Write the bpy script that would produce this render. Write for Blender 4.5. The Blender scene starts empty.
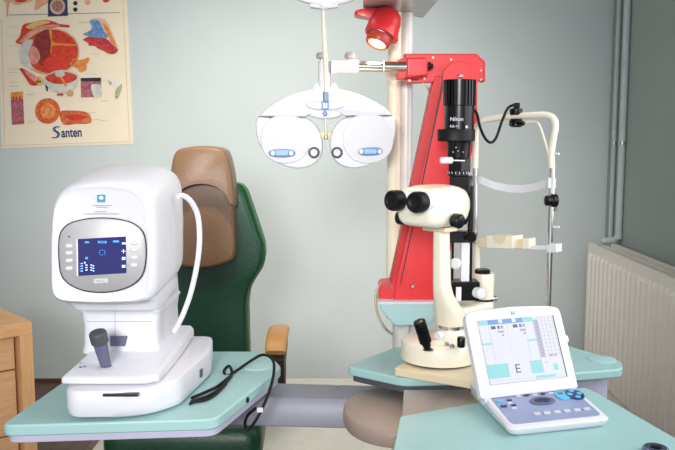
import bpy, bmesh, math, random
from mathutils import Vector, Matrix
random.seed(7)
C = bpy.context.scene.collection
# ---------------------------------------------------------------- camera
CAM = Vector((0, 0, 1.30)); PITCH = math.radians(6.5); F = 800.0
def P(px, py, Y):
    """point of the photograph seen at (px,py) standing at distance Y"""
    a = (px-337.5)/F; b = (225-py)/F
    cy, sy = math.cos(PITCH), math.sin(PITCH)
    d = Vector((a, cy+b*sy, -sy+b*cy))
    return CAM + d*(Y/d.y)
def PZ(px, py, z):
    a = (px-337.5)/F; b = (225-py)/F
    cy, sy = math.cos(PITCH), math.sin(PITCH)
    d = Vector((a, cy+b*sy, -sy+b*cy))
    return CAM + d*((z-CAM.z)/d.z)
def XY(px, py, z):
    v = PZ(px, py, z); return (v.x, v.y)
cam = bpy.data.cameras.new('camera'); co = bpy.data.objects.new('camera', cam); C.objects.link(co)
cam.sensor_width = 36; cam.lens = 36*F/675; co.location = CAM
co.rotation_euler = (math.pi/2-PITCH, 0, 0); bpy.context.scene.camera = co
cam.clip_start = 0.05
# ---------------------------------------------------------------- materials
def lin(c):
    return tuple((v/255/12.92 if v/255 <= .04045 else ((v/255+.055)/1.055)**2.4) for v in c)+(1,)
def sc(c, k): return tuple(min(1, v*k) for v in c[:3])+(1,)
def mat(name, rgb, rough=.5, metal=0, var=.05, scale=12, emit=None, es=1, bump=0, coat=0, spec=.5, alpha=1, trans=0):
    m = bpy.data.materials.new(name); m.use_nodes = True; nt = m.node_tree; b = nt.nodes['Principled BSDF']
    c = lin(rgb)
    b.inputs['Roughness'].default_value = rough; b.inputs['Metallic'].default_value = metal
    b.inputs['Specular IOR Level'].default_value = spec
    b.inputs['Coat Weight'].default_value = coat
    b.inputs['Alpha'].default_value = alpha; b.inputs['Transmission Weight'].default_value = trans
    tc = nt.nodes.new('ShaderNodeTexCoord'); n = nt.nodes.new('ShaderNodeTexNoise'); n.inputs['Scale'].default_value = scale
    n.inputs['Detail'].default_value = 4
    r = nt.nodes.new('ShaderNodeValToRGB'); r.color_ramp.elements[0].color = sc(c, 1-var); r.color_ramp.elements[1].color = sc(c, 1+var)
    r.color_ramp.elements[0].position = .35; r.color_ramp.elements[1].position = .65
    nt.links.new(tc.outputs['Object'], n.inputs['Vector']); nt.links.new(n.outputs['Fac'], r.inputs['Fac']); nt.links.new(r.outputs['Color'], b.inputs['Base Color'])
    if emit: b.inputs['Emission Color'].default_value = lin(emit); b.inputs['Emission Strength'].default_value = es
    if bump:
        n2 = nt.nodes.new('ShaderNodeTexNoise'); n2.inputs['Scale'].default_value = 220; n2.inputs['Detail'].default_value = 3
        bp = nt.nodes.new('ShaderNodeBump'); bp.inputs['Strength'].default_value = bump; bp.inputs['Distance'].default_value = .002
        nt.links.new(tc.outputs['Object'], n2.inputs['Vector']); nt.links.new(n2.outputs['Fac'], bp.inputs['Height']); nt.links.new(bp.outputs['Normal'], b.inputs['Normal'])
    return m
def mottled(name, rgb1, rgb2, scale=30, rough=.6, stretch=(1,1,1), detail=5):
    m = bpy.data.materials.new(name); m.use_nodes = True; nt = m.node_tree; b = nt.nodes['Principled BSDF']
    b.inputs['Roughness'].default_value = rough
    tc = nt.nodes.new('ShaderNodeTexCoord'); mp = nt.nodes.new('ShaderNodeMapping'); mp.inputs['Scale'].default_value = stretch
    n = nt.nodes.new('ShaderNodeTexNoise'); n.inputs['Scale'].default_value = scale; n.inputs['Detail'].default_value = detail
    r = nt.nodes.new('ShaderNodeValToRGB'); r.color_ramp.elements[0].color = lin(rgb1); r.color_ramp.elements[1].color = lin(rgb2)
    r.color_ramp.elements[0].position = .36; r.color_ramp.elements[1].position = .64
    nt.links.new(tc.outputs['Object'], mp.inputs['Vector']); nt.links.new(mp.outputs['Vector'], n.inputs['Vector'])
    nt.links.new(n.outputs['Fac'], r.inputs['Fac']); nt.links.new(r.outputs['Color'], b.inputs['Base Color'])
    return m
M = dict(
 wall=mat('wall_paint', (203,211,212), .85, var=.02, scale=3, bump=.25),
 wallr=mat('wall_paint_shaded', (156,165,161), .85, var=.02, scale=3, bump=.25),  # right wall: wall paint with its backlit shade put into the colour
 ceil=mat('ceiling_paint', (235,235,230), .9),
 white=mat('white_plastic', (228,227,234), .32, var=.01),
 white2=mat('white_plastic_matt', (220,218,222), .5, var=.01),
 cream=mat('cream_enamel', (242,234,215), .3, var=.015, coat=.2),
 cream2=mat('cream_enamel_darker', (230,214,182), .4, var=.02),
 grey=mat('grey_enamel', (138,138,150), .42, var=.02),
 greyd=mat('dark_grey_plastic', (80,80,86), .5),
 hub=mat('taupe_enamel', (168,148,136), .45, var=.03),
 deck=mat('brushed_deck', (182,172,166), .35, metal=.35, var=.05, scale=6),
 mint=mat('mint_laminate', (165,204,202), .38, var=.02, scale=5),
 mintl=mat('mint_edge', (174,210,210), .4, var=.01),
 lilac=mat('lilac_grey_edge', (188,186,208), .4),
 red=mat('red_enamel', (222,42,48), .38, var=.03, coat=.2),
 redd=mat('red_enamel_side', (205,30,36), .4, var=.03),
 black=mat('black_enamel', (9,9,11), .28, var=.1, spec=.35),
 blackm=mat('black_rubber', (12,12,15), .5, var=.1, spec=.3),
 chrome=mat('chrome', (215,212,208), .14, metal=1),
 steel=mat('brushed_steel', (190,186,180), .3, metal=1),
 alu=mat('satin_aluminium', (222,220,216), .45, metal=.12),
 pale=mat('pale_column_enamel', (244,236,212), .4),
 panel=mat('silver_plastic', (176,174,176), .42, metal=.2),
 button=mat('button_plastic', (215,214,216), .4),
 rim=mat('dark_rim', (30,30,34), .4),
 lcd=mat('lcd_blue', (14,14,40), .12, emit=(34,34,120), es=.8, var=.15),
 lcdw=mat('lcd_pale_marks', (190,215,255), .3, emit=(190,215,255), es=.9),
 lcdb=mat('lcd_cyan_marks', (60,150,235), .3, emit=(60,150,235), es=.9),
 teal=mat('teal_badge', (40,150,175), .4),
 ink=mat('grey_ink', (160,160,168), .6),
 stick=mat('slate_grip', (100,100,128), .5),
 green=mat('green_leather', (6,58,36), .36, var=.12, scale=8, bump=.4),
 tan=mat('bronze_leather', (130,99,74), .33, var=.05, scale=6, bump=.4),
 armw=mat('tan_arm_pad', (205,150,85), .4, var=.05),
 armp=mat('dark_brown_post', (62,44,40), .5),
 radiator=mat('radiator_enamel', (238,230,224), .45, var=.01),
 pipe=mat('pipe_paint', (190,202,204), .5),
 rod=mat('near_rod_enamel', (232,222,200), .35),
 blue=mat('blue_badge', (92,132,185), .35),
 navy=mat('navy_ink', (22,42,98), .6),
 azure=mat('azure_ink', (30,110,190), .6),
 screen=mat('console_screen', (30,30,34), .25, emit=(238, 240, 250), es=0.88, var=.01),
 scyan=mat('screen_cyan', (30,30,34), .25, emit=(150, 225, 232), es=0.9, var=.01),
 sblue=mat('screen_blue', (30,30,34), .25, emit=(110, 160, 225), es=0.9, var=.01),
 sgrey=mat('screen_grey', (30,30,34), .25, emit=(176, 176, 196), es=0.9, var=.01),
 sdark=mat('screen_dark', (30,30,34), .25, emit=(74, 74, 108), es=0.9, var=.01),
 sline=mat('screen_line', (30,30,34), .25, emit=(206, 206, 226), es=0.9, var=.01),
 keyp=mat('keypad_blue_grey', (150,160,195), .4),
 keyd=mat('key_navy', (36,52,110), .4),
 keyc=mat('key_cyan', (90,190,225), .4),
 bulb=mat('lit_bulb', (255,240,200), .3, emit=(255,226,170), es=14),
 paper=mat('poster_paper', (246,230,205), .55, var=.015),
 tray=mat('smoked_tray', (165,168,165), .25, metal=.2),
 base=mat('platform_laminate', (205,200,188), .5),
 cable=mat('cream_cable', (200,190,165), .5),
)
def wood(name, a, b, rot=False):
    return mottled(name, a, b, 14, .45, (1,1,12) if rot else (12,12,.8))
M['wood'] = wood('oak_veneer', (226,172,120), (236,184,134)); M['woodr'] = wood('oak_rail', (224,170,116), (238,184,132), True)
# parquet
def parquet():
    m = bpy.data.materials.new('dark_parquet'); m.use_nodes = True; nt = m.node_tree; b = nt.nodes['Principled BSDF']
    tc = nt.nodes.new('ShaderNodeTexCoord'); mp = nt.nodes.new('ShaderNodeMapping'); mp.inputs['Rotation'].default_value = (0,0,math.radians(90))
    br = nt.nodes.new('ShaderNodeTexBrick'); br.inputs['Color1'].default_value = lin((112,78,60)); br.inputs['Color2'].default_value = lin((84,58,46)); br.inputs['Mortar'].default_value = lin((40,28,24))
    br.inputs['Scale'].default_value = 1; br.inputs['Brick Width'].default_value = .4; br.inputs['Row Height'].default_value = .07; br.inputs['Mortar Size'].default_value = .003
    nt.links.new(tc.outputs['Object'], mp.inputs['Vector']); nt.links.new(mp.outputs['Vector'], br.inputs['Vector']); nt.links.new(br.outputs['Color'], b.inputs['Base Color'])
    b.inputs['Roughness'].default_value = .35; return m
M['floor'] = parquet()
# ---------------------------------------------------------------- builders
def thing(name, label, cat, loc, group=None):
    o = bpy.data.objects.new(name, None); C.objects.link(o); o.location = loc; o.empty_display_size = .05
    o['label'] = label; o['category'] = cat
    if group: o['group'] = group
    return o
def rootloc(o):
    v = Vector((0,0,0))
    while o is not None: v = v + o.location; o = o.parent
    return v
def ortho(ax):
    ax = ax.normalized(); u = ax.cross(Vector((0,0,1)))
    if u.length < 1e-3: u = ax.cross(Vector((0,1,0)))
    u.normalize(); return u, ax.cross(u).normalized()
class B:
    def __init__(s): s.b = bmesh.new()
    def ring(s, pts): return [s.b.verts.new(p) for p in pts]
    def bridge(s, r0, r1):
        n = len(r0)
        for i in range(n):
            try: s.b.faces.new((r0[i], r0[(i+1)%n], r1[(i+1)%n], r1[i]))
            except ValueError: pass
    def loft(s, rings, cap=True):
        rs = [s.ring(r) for r in rings]
        for a, b in zip(rs, rs[1:]): s.bridge(a, b)
        if cap: s.b.faces.new(rs[0][::-1]); s.b.faces.new(rs[-1])
        return s
    def prism(s, pts, vec):
        vec = Vector(vec); pts = [Vector(p) for p in pts]
        return s.loft([pts, [p+vec for p in pts]])
    def box(s, c, size, yaw=0, X=None):
        c = Vector(c); h = Vector(size)/2; R = X or Matrix.Rotation(yaw, 3, 'Z')
        q = [(-1,-1),(1,-1),(1,1),(-1,1)]
        return s.loft([[c+R@Vector((a*h.x, b*h.y, z*h.z)) for a, b in q] for z in (-1,1)])
    def cyl(s, p0, p1, r0, r1=None, n=28):
        r1 = r0 if r1 is None else r1; p0 = Vector(p0); p1 = Vector(p1); return s.lathe(p0, p1-p0, [(r0,0),(r1,(p1-p0).length)], n)
    def lathe(s, o, ax, prof, n=32, sx=1, sy=1):
        o = Vector(o); ax = Vector(ax).normalized(); u, v = ortho(ax)
        return s.loft([[o+ax*t+u*(math.cos(a)*r*sx)+v*(math.sin(a)*r*sy) for a in [2*math.pi*k/n for k in range(n)]] for r, t in prof])
    def tube(s, pts, r, n=12, sub=6, flat=1.0):
        pts = [Vector(p) for p in pts]; P_ = []
        for i in range(len(pts)-1):
            p0 = pts[max(i-1,0)]; p1 = pts[i]; p2 = pts[i+1]; p3 = pts[min(i+2,len(pts)-1)]
            for k in range(sub):
                t = k/sub
                P_.append((.5*((2*p1)+(p2-p0)*t+(2*p0-5*p1+4*p2-p3)*t*t+(3*p1-p0-3*p2+p3)*t**3), i+t))
        P_.append((pts[-1], len(pts)-1))
        rad = r if isinstance(r, (list,tuple)) else [r]*len(pts)
        rings = []; u = None
        for i, (p, t) in enumerate(P_):
            a = P_[max(i-1,0)][0]; c = P_[min(i+1,len(P_)-1)][0]; d = (c-a).normalized()
            if u is None: u, v = ortho(d)
            else:
                u = (u-d*u.dot(d)).normalized()
            v = d.cross(u).normalized()
            j = min(int(t), len(rad)-2); f = t-j; rr = rad[j]*(1-f)+rad[j+1]*f
            rings.append([p+u*(math.cos(x)*rr)+v*(math.sin(x)*rr*flat) for x in [2*math.pi*k/n for k in range(n)]])
        return s.loft(rings)
    def puff(s, pts, back, front, steps=5, inset=.12, cen=None, flat=False):
        """cushion: outline pts, extended by vector back, domed by vector front"""
        pts = [Vector(p) for p in pts]; c = cen or sum(pts, Vector())/len(pts); back = Vector(back); front = Vector(front)
        rings = [[p+back for p in pts], pts]
        for k in range(1, steps+1):
            a = math.pi/2*k/steps; w = 1-inset*(1-math.cos(a))
            rings.append([c+(p-c)*w+front*math.sin(a) for p in pts])
        for w, h in () if flat else ((1-inset*1.6, 1.04), (.5, 1.12), (.1,1.14)):
            rings.append([c+(p-c)*w+front*h for p in pts])
        return s.loft(rings)
    def go(s, name, m, parent=None, bevel=0, seg=3, angle=38, label=None):
        bmesh.ops.recalc_face_normals(s.b, faces=s.b.faces)
        me = bpy.data.meshes.new(name); o = bpy.data.objects.new(name, me); C.objects.link(o)
        L = rootloc(parent)
        if parent is not None: o.parent = parent
        bmesh.ops.translate(s.b, vec=-L, verts=s.b.verts)
        s.b.to_mesh(me); s.b.free(); me.materials.append(M[m] if isinstance(m, str) else m)
        for p in me.polygons: p.use_smooth = True
        if bevel:
            md = o.modifiers.new('bevel', 'BEVEL'); md.width = bevel; md.segments = seg; md.limit_method = 'ANGLE'; md.angle_limit = math.radians(30); md.harden_normals = True
        else: me.set_sharp_from_angle(angle=math.radians(angle))
        if label: o['label'] = label
        return o
def poly(pixels, Y): return [P(x, y, Y) for x, y in pixels]
def ell(cx, cy, rx, ry, n=32, e=2.0, a0=0, rot=0):
    out = []
    for k in range(n):
        a = 2*math.pi*k/n+a0; c, s_ = math.cos(a), math.sin(a)
        x = rx*math.copysign(abs(c)**(2/e), c); y = ry*math.copysign(abs(s_)**(2/e), s_)
        out.append((cx+x*math.cos(rot)-y*math.sin(rot), cy+x*math.sin(rot)+y*math.cos(rot)))
    return out
def smooth(pts, n=4):
    out = []; N = len(pts)
    for i in range(N):
        p0, p1, p2, p3 = pts[i-1], pts[i], pts[(i+1)%N], pts[(i+2)%N]
        for k in range(n):
            t = k/n
            out.append(tuple(.5*(2*b+(c-a)*t+(2*a-5*b+4*c-d)*t*t+(3*b-a-3*c+d)*t**3) for a, b, c, d in zip(p0, p1, p2, p3)))
    return out
def rounded(pts, r, seg=5):
    """round the corners of a 2D polygon"""
    out = []; N = len(pts)
    for i in range(N):
        a, b, c = Vector(pts[i-1]), Vector(pts[i]), Vector(pts[(i+1)%N])
        d0 = (a-b); d1 = (c-b); rr = min(r, d0.length*.45, d1.length*.45)
        p = b+d0.normalized()*rr; q = b+d1.normalized()*rr
        for k in range(seg+1):
            t = k/seg; v = p*(1-t)**2+b*2*t*(1-t)+q*t*t; out.append((v.x, v.y))
    return out
def slab(pts2, z0, z1): 
    b = B(); b.loft([[Vector((x,y,z0)) for x,y in pts2], [Vector((x,y,z1)) for x,y in pts2]]); return b
def text(s, name, m, parent, origin, xdir, ydir, h, extr=.0004, align='LEFT', sx=1, bold=0):
    cu = bpy.data.curves.new(name, 'FONT'); cu.body = s; cu.size = 1; cu.extrude = 0; cu.offset = bold; cu.align_x = align
    t = bpy.data.objects.new(name, cu); C.objects.link(t); bpy.context.view_layer.update()
    me = bpy.data.meshes.new_from_object(t.evaluated_get(bpy.context.evaluated_depsgraph_get())); bpy.data.objects.remove(t)
    x = Vector(xdir).normalized(); y = Vector(ydir).normalized(); n = x.cross(y); L = rootloc(parent)
    k = h/.7
    for v in me.vertices: v.co = Vector(origin)+x*(v.co.x*k*sx)+y*(v.co.y*k)+n*.0003-L
    o = bpy.data.objects.new(name, me); C.objects.link(o); o.parent = parent; me.materials.clear(); me.materials.append(M[m])
    return o
def struct(b, name, m, **k):
    o = b.go(name, m, **k); o['kind'] = 'structure'; return o
Z = Vector((0,0,1)); Yv = Vector((0,1,0)); Xv = Vector((1,0,0))
# ---------------------------------------------------------------- room
YB = 4.11; XR = 1.385; XL = -2.3; H = 2.75; YF = -1.6
struct(B().box(((XL+XR)/2, (YB+YF)/2, -.05), (XR-XL+.2, YB-YF+.2, .1)), 'floor', 'floor')
struct(B().box(((XL+XR)/2, (YB+YF)/2, H+.05), (XR-XL+.2, YB-YF+.2, .1)), 'ceiling', 'ceil')
struct(B().box(((XL+XR)/2, YB+.05, H/2), (XR-XL+.2, .1, H)), 'wall_back', 'wall')
struct(B().box((XL-.05, (YB+YF)/2, H/2), (.1, YB-YF, H)), 'wall_left', 'wall')
# right wall with a window opening nearer the camera than the frame shows
w = B(); WY0, WY1, WZ0, WZ1 = .35, 2.15, .95, 2.35
w.box((XR+.06, (WY1+YB)/2, H/2), (.12, YB-WY1, H)); w.box((XR+.06, (YF+WY0)/2, H/2), (.12, WY0-YF, H))
w.box((XR+.06, (WY0+WY1)/2, WZ0/2), (.12, WY1-WY0, WZ0)); w.box((XR+.06, (WY0+WY1)/2, (WZ1+H)/2), (.12, WY1-WY0, H-WZ1))
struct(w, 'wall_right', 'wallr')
w = B()
for y in (WY0+.03, (WY0+WY1)/2, WY1-.03): w.box((XR+.06, y, (WZ0+WZ1)/2), (.05, .06, WZ1-WZ0))
for z in (WZ0+.03, WZ1-.03): w.box((XR+.06, (WY0+WY1)/2, z), (.05, WY1-WY0, .06))
struct(w, 'window_1', 'white2')
struct(B().box(((XL+XR)/2, YB-.005, .008), (XR-XL, .01, .016)), 'baseboard_back', mottled('brown_skirting', (86,60,46), (100,70,54), 20))
# ---------------------------------------------------------------- poster
def make_poster():
    Yw = YB-.0005
    root = thing('poster', 'cream anatomical eye poster with red eyeball drawings hanging on the back wall', 'poster', P(67, 148, Yw))
    step = [0]
    def Q(pts, k): 
        return [P(x, y, Yw-.004-k*.0007) for x, y in pts]
    B().prism([P(x,y,Yw) for x,y in [(-5,-60),(124.5,-62),(133.5,144),(2,148.5)]], (0,-.003,0)).go('paper', 'paper', root)
    def flat(name, pts, m, k, lab=None):
        B().prism(Q(pts, k), (0,-.0004,0)).go(name, m, root, label=lab)
    mr = {}
    def mm(n, a, b, s=60): 
        if n not in mr: mr[n] = mottled(n, a, b, s, .6)
        return mr[n]
    bord2 = mat('poster_rule_ink', (150,140,125), .6)
    bord = mat('poster_border_ink', (222,206,176), .6)
    for q in ([(0,145.3),(130,141.2),(130,142),(0,146)], [(121.5,-20),(122.3,-20),(130,141.2),(129.2,141.4)], [(1.2,20),(2,20),(5,145),(4.2,145)]):
        flat('border_line', q, bord, 0)
    flat('rule_line', [(9,14.6),(120,12.2),(120,12.9),(9,15.4)], bord2, 0)
    sk = mm('print_skin', (226,160,125), (236,186,150)); rd = mm('print_red', (196,40,26), (222,72,40), 50); dr = mm('print_dark_red', (128,34,34), (158,54,44), 50)
    og = mm('print_orange', (226,120,50), (236,160,80), 60); yl = mm('print_yellow', (226,180,90), (234,200,130), 60); pk = mm('print_pink', (216,120,110), (230,160,145), 60)
    bl = mm('print_blue', (60,110,175), (130,170,215), 120); gr = mm('print_pale_grey', (196,196,190), (222,220,210), 60); nv = mm('print_navy', (28,44,96), (44,64,120), 60)
    crm = mm('print_crimson', (170,40,50), (205,62,66), 80); ol = mm('print_olive', (150,150,110), (190,190,150), 60); pu = mm('print_mauve', (150,70,90), (190,110,120), 70)
    # top row, cut by the picture edge
    flat('face_drawing', smooth([(3,-14),(20,-18),(34,-10),(33,0),(26,3),(16,5),(11,2),(8.6,8),(8,16),(6.5,15),(6,4),(3,-2)]), sk, 1)
    flat('lip_drawing', smooth([(13,-6),(28,-6),(26,1),(17,2)]), rd, 2)
    flat('finger_drawing', smooth([(38,-8),(50,-6),(48,2),(41,7),(37,10),(34,9),(35,4)]), sk, 1)
    flat('photo_inset', [(48,-8),(67,-9),(68,15.8),(48,16.6)], nv, 1)
    flat('fundus_drawing', ell(57.5,6.4,7.6,8), sk, 2); flat('fundus_drawing', ell(57.5,6,5.5,5.8), mm('print_brown',(120,80,80),(190,150,140),150), 3)
    for y in (3.2, 9.6): flat('pupil_dot', ell(75.3,y,2.2,2.2,16), 'rim', 1)
    flat('nose_drawing', smooth([(84,-8),(90,-6),(90,3),(87,5),(85,2)]), sk, 1); flat('nose_drawing', smooth([(103,-8),(112,-6),(108,2),(103,1)]), rd, 1)
    # big eyeball
    flat('eyelid_drawing', smooth([(15.5,42),(20,36),(23,25),(32,22.5),(44,20),(52,21),(60,24),(69,25),(68.5,27.5),(58,27),(48,29),(38,33),(30,38),(22,44)]), rd, 1)
    flat('fat_drawing', smooth([(26,27),(34,22.5),(46,20.5),(50,22.5),(40,25.5),(32,29)]), yl, 2)
    flat('muscle_drawing', smooth([(20,41),(30,31),(42,26),(56,24.5),(60,26),(46,28),(34,33),(24,42)]), pk, 2)
    flat('sclera_drawing', ell(50,51.5,29.5,23.5,40,2.1), mm('print_ochre',(214,160,120),(226,180,145)), 3)
    flat('retina_drawing', ell(51.5,51.5,26.5,22,40), rd, 4)
    flat('vitreous_drawing', smooth([(34,50),(35,38),(42,31),(50,30),(52,42),(51,52),(50,62),(44,66),(38,62)]), dr, 5)
    flat('vitreous_drawing', smooth([(51,46),(62,43),(73,44),(75,55),(68,66),(58,70),(46,68),(42,62),(48,56)]), mm('print_scarlet',(214,48,26),(230,70,40)), 5)
    flat('vessel_drawing', smooth([(49,30),(52,30),(53.5,42),(74,44),(74,46),(53,45.5),(52,52),(50,52),(51,42)]), og, 6)
    flat('cornea_drawing', smooth([(20,56),(21,46),(27,41),(33,40),(30,50),(30,62),(34,69),(28,68),(22,63)]), gr, 5)
    flat('lens_drawing', smooth([(29,50),(33,46),(38,50),(40,57),(37,63),(32,64),(29,58)]), pk, 6)
    flat('optic_nerve_drawing', smooth([(73,59),(80,60),(88,57.5),(89,60),(87,64),(86,70),(80,72),(77,68),(70,65)]), og, 4)
    flat('lower_muscle_drawing', smooth([(19.5,68.5),(26,70),(33,76),(38,83),(36,85.5),(30,84.5),(25,77)]), rd, 2); flat('lower_muscle_drawing', smooth([(24,70),(33,74),(41,81),(38,83),(30,78)]), pk, 3)
    flat('fat_drawing', smooth([(36,77),(42,77),(44,84),(38,85)]), yl, 3)
    flat('muscle_mark', smooth([(45,78),(47,82),(48,91),(46,89)]), 'rim', 4)
    # half eyeball bowl
    flat('bowl_drawing', smooth([(43.5,78),(50,73),(60,70),(72,71),(78,75),(78,82),(74,89),(66,92.5),(57,92),(49,88),(45,83)]), gr, 7)
    flat('bowl_inside_drawing', smooth([(45,78),(52,73.5),(62,71.5),(74,74),(77,78),(72,82),(62,84),(52,83)]), rd, 8)
    flat('lens_drawing', ell(60,74,5,3), gr, 9); flat('vessel_drawing', smooth([(60,77),(62,77),(67,85),(65,86)]), og, 9)
    flat('nerve_drawing', ell(70,93.3,3.4,3,20), mm('print_tan',(200,150,80),(216,170,100)), 9); flat('muscle_mark', [(57,93.5),(63.5,93.5),(63,95.5),(57,95.5)], crm, 9)
    # upper right cluster
    flat('tissue_drawing', smooth([(89,21),(96,18),(104,19),(110,26),(113,34),(118,46),(119,50),(112,48),(104,40),(96,34)]), mm('print_beige',(216,180,150),(236,214,190)), 1)
    flat('crypt_drawing', smooth([(90,21),(97,20),(102,26),(104,31),(108,36),(104,39.5),(96,38),(88,36),(83,34),(90,30.5),(92,26)]), bl, 2)
    flat('villi_drawing', smooth([(83,40),(89,36.5),(96,37.5),(106,38.5),(112,44),(118,50),(114,54),(108,53.5),(104,51),(98,48.5),(95,46),(89,45.5),(88,42)]), crm, 3)
    for x, y in ((88,41),(95,44),(101,48),(108,51)): flat('villi_drawing', ell(x,y,4,1.7,16,rot=.5), rd, 4)
    flat('tissue_drawing', smooth([(103,24),(108,27),(113,38),(117,47),(110,40)]), og, 3)
    # middle right
    flat('micrograph_inset', [(80.6,78),(101,77.6),(101.5,97),(81,97.4)], pu, 1); flat('micrograph_inset', [(80.8,78),(101,77.6),(101,81.5),(81,81)], 'rim', 2)
    flat('micrograph_inset', smooth([(91,86),(96,84),(101.3,86),(101.4,96.5),(94,96.8)]), gr, 2)
    flat('orbit_drawing', smooth([(101,82),(104,79),(110,78),(118,79),(122,86),(120,92),(117,98),(115,98),(115,88),(108,82)]), mm('print_ivory',(228,226,208),(236,232,218)), 1)
    flat('orbit_drawing', smooth([(115,97),(116,90),(121,84),(122,88),(119,96),(117,99)]), ol, 2); flat('orbit_drawing', smooth([(108,80),(112,83),(110,85)]), ol, 3)
    # lower row
    flat('muscle_block_drawing', [(10.5,92.5),(22.8,91.3),(24.3,124),(12,124.8)], pu, 1); flat('muscle_block_drawing', [(10.5,92.5),(22.8,91.3),(23.2,99),(10.9,100)], og, 2)
    for x in (13,16,19.5): flat('muscle_block_drawing', ell(x+.3,98,1.1,2,12), crm, 3)
    flat('fundus_ball_drawing', ell(47.6,111,12.6,12.8,36), mm('print_ball',(206,70,30),(228,120,60),90), 1)
    flat('fundus_ball_drawing', ell(48,111,7.5,7.5,24), mm('print_ball_mid',(222,110,50),(238,170,90),90), 2)
    flat('eye_corner_drawing', smooth([(60,112),(70,110.5),(84,111.5),(90,115),(90.5,123),(76,124),(63,124)]), mm('print_rust',(190,72,30),(226,130,70),60), 1)
    flat('eye_corner_drawing', smooth([(64,116),(76,114),(86,117),(76,121)]), rd, 2)
    # small caption lines (illegible print)
    for k in range(42):
        x0 = random.choice([8,9,10,78,84,92,100,104]); y = random.uniform(18,126); 
        if 92 < y < 126 and x0 < 20: x0 = 27
        ln = random.uniform(5,13); 
        if x0 > 70 and 36 < y < 52: continue
        y += (67-x0)*.031
        flat('caption_line', [(x0,y),(x0+ln,y-.03*ln),(x0+ln,y-.03*ln+.35),(x0,y+.35)], bord if k % 2 else mat('poster_caption_ink', (180,165,145), .6), 0)
    # logo: double S and lettering
    o = P(61.5, 137.2, Yw-.0052); xd = P(83, 136.4, Yw)-P(61.5, 137.2, Yw); yd = P(60.5,120,Yw)-P(61.5,137,Yw)
    px = YB/F
    for dx, dy, m_ in ((-.5,.6,'navy'),(1.0,-.2,'azure')):
        s_ = [(59+dx,127.2),(56.6+dx,126.4+dy*.3),(54.3+dx,127.8),(54.2+dx,130),(57+dx,132),(58.6+dx,134),(57.6+dx,136.4),(55+dx,137.6+dy*.3),(52.2+dx,137.2)]
        B().tube([P(x,y,Yw-.0062-(0 if m_=='navy' else .002)) for x, y in s_], [.003,.0045,.0056,.006,.0066,.006,.0056,.0045,.003], 8, 5, .35).go('logo_mark', m_, root)
    text('anten', 'lettering', 'navy', root, o, xd, yd, px*9.2, sx=.70, bold=.022)
make_poster()
# ---------------------------------------------------------------- wooden cabinet
def make_cabinet():
    c = P(32, 321.5, 2.75); zt = c.z; th = math.radians(42)
    ux = Vector((math.cos(th), math.sin(th), 0)); uy = Vector((-math.sin(th), math.cos(th), 0))
    root = thing('drawer_cabinet', 'oak veneer drawer cabinet with a thick frame standing on the parquet', 'cabinet', (c.x, c.y, 0))
    Wd, D, t = .80, .42, .045
    R = Matrix((ux, uy, Z)).transposed()
    def bx(b, x0, x1, y0, y1, z0, z1): return b.box(Vector((c.x, c.y, 0))+ux*((x0+x1)/2)+uy*((y0+y1)/2)+Z*((z0+z1)/2), (x1-x0, y1-y0, z1-z0), X=R)
    bx(B(), -Wd, 0, 0, D, zt-t, zt).go('top_panel', 'woodr', root, bevel=.002)
    bx(B(), -t, 0, 0, D, 0, zt-t).go('side_panel', 'wood', root, bevel=.002)
    bx(B(), -Wd, -Wd+t, 0, D, 0, zt-t).go('side_panel', 'wood', root, bevel=.002)
    bx(B(), -Wd+t, -t, D-.02, D, 0.02, zt-t).go('back_panel', 'wood', root)
    n = 4; hh = (zt-t-.04)/n
    zz = [zt-t-.003, zt-t-.125, zt-t-.36, .04]
    for a, b_ in zip(zz, zz[1:]):
        d = bx(B(), -Wd+t+.006, -t-.008, .035, D-.06, b_+.003, a-.003).go('drawer', mottled('drawer_veneer', (224,174,126), (236,188,142), 14, .45, (1,1,12)), root, bevel=.002)
        bx(B(), -Wd/2-.06, -Wd/2+.06, .012, .036, (a+b_)/2-.006, (a+b_)/2+.006).go('handle', 'steel', d, bevel=.002)
    bx(B(), -Wd+t, -t, .03, D-.03, .0, .04).go('plinth', 'wood', root)
make_cabinet()
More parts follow.
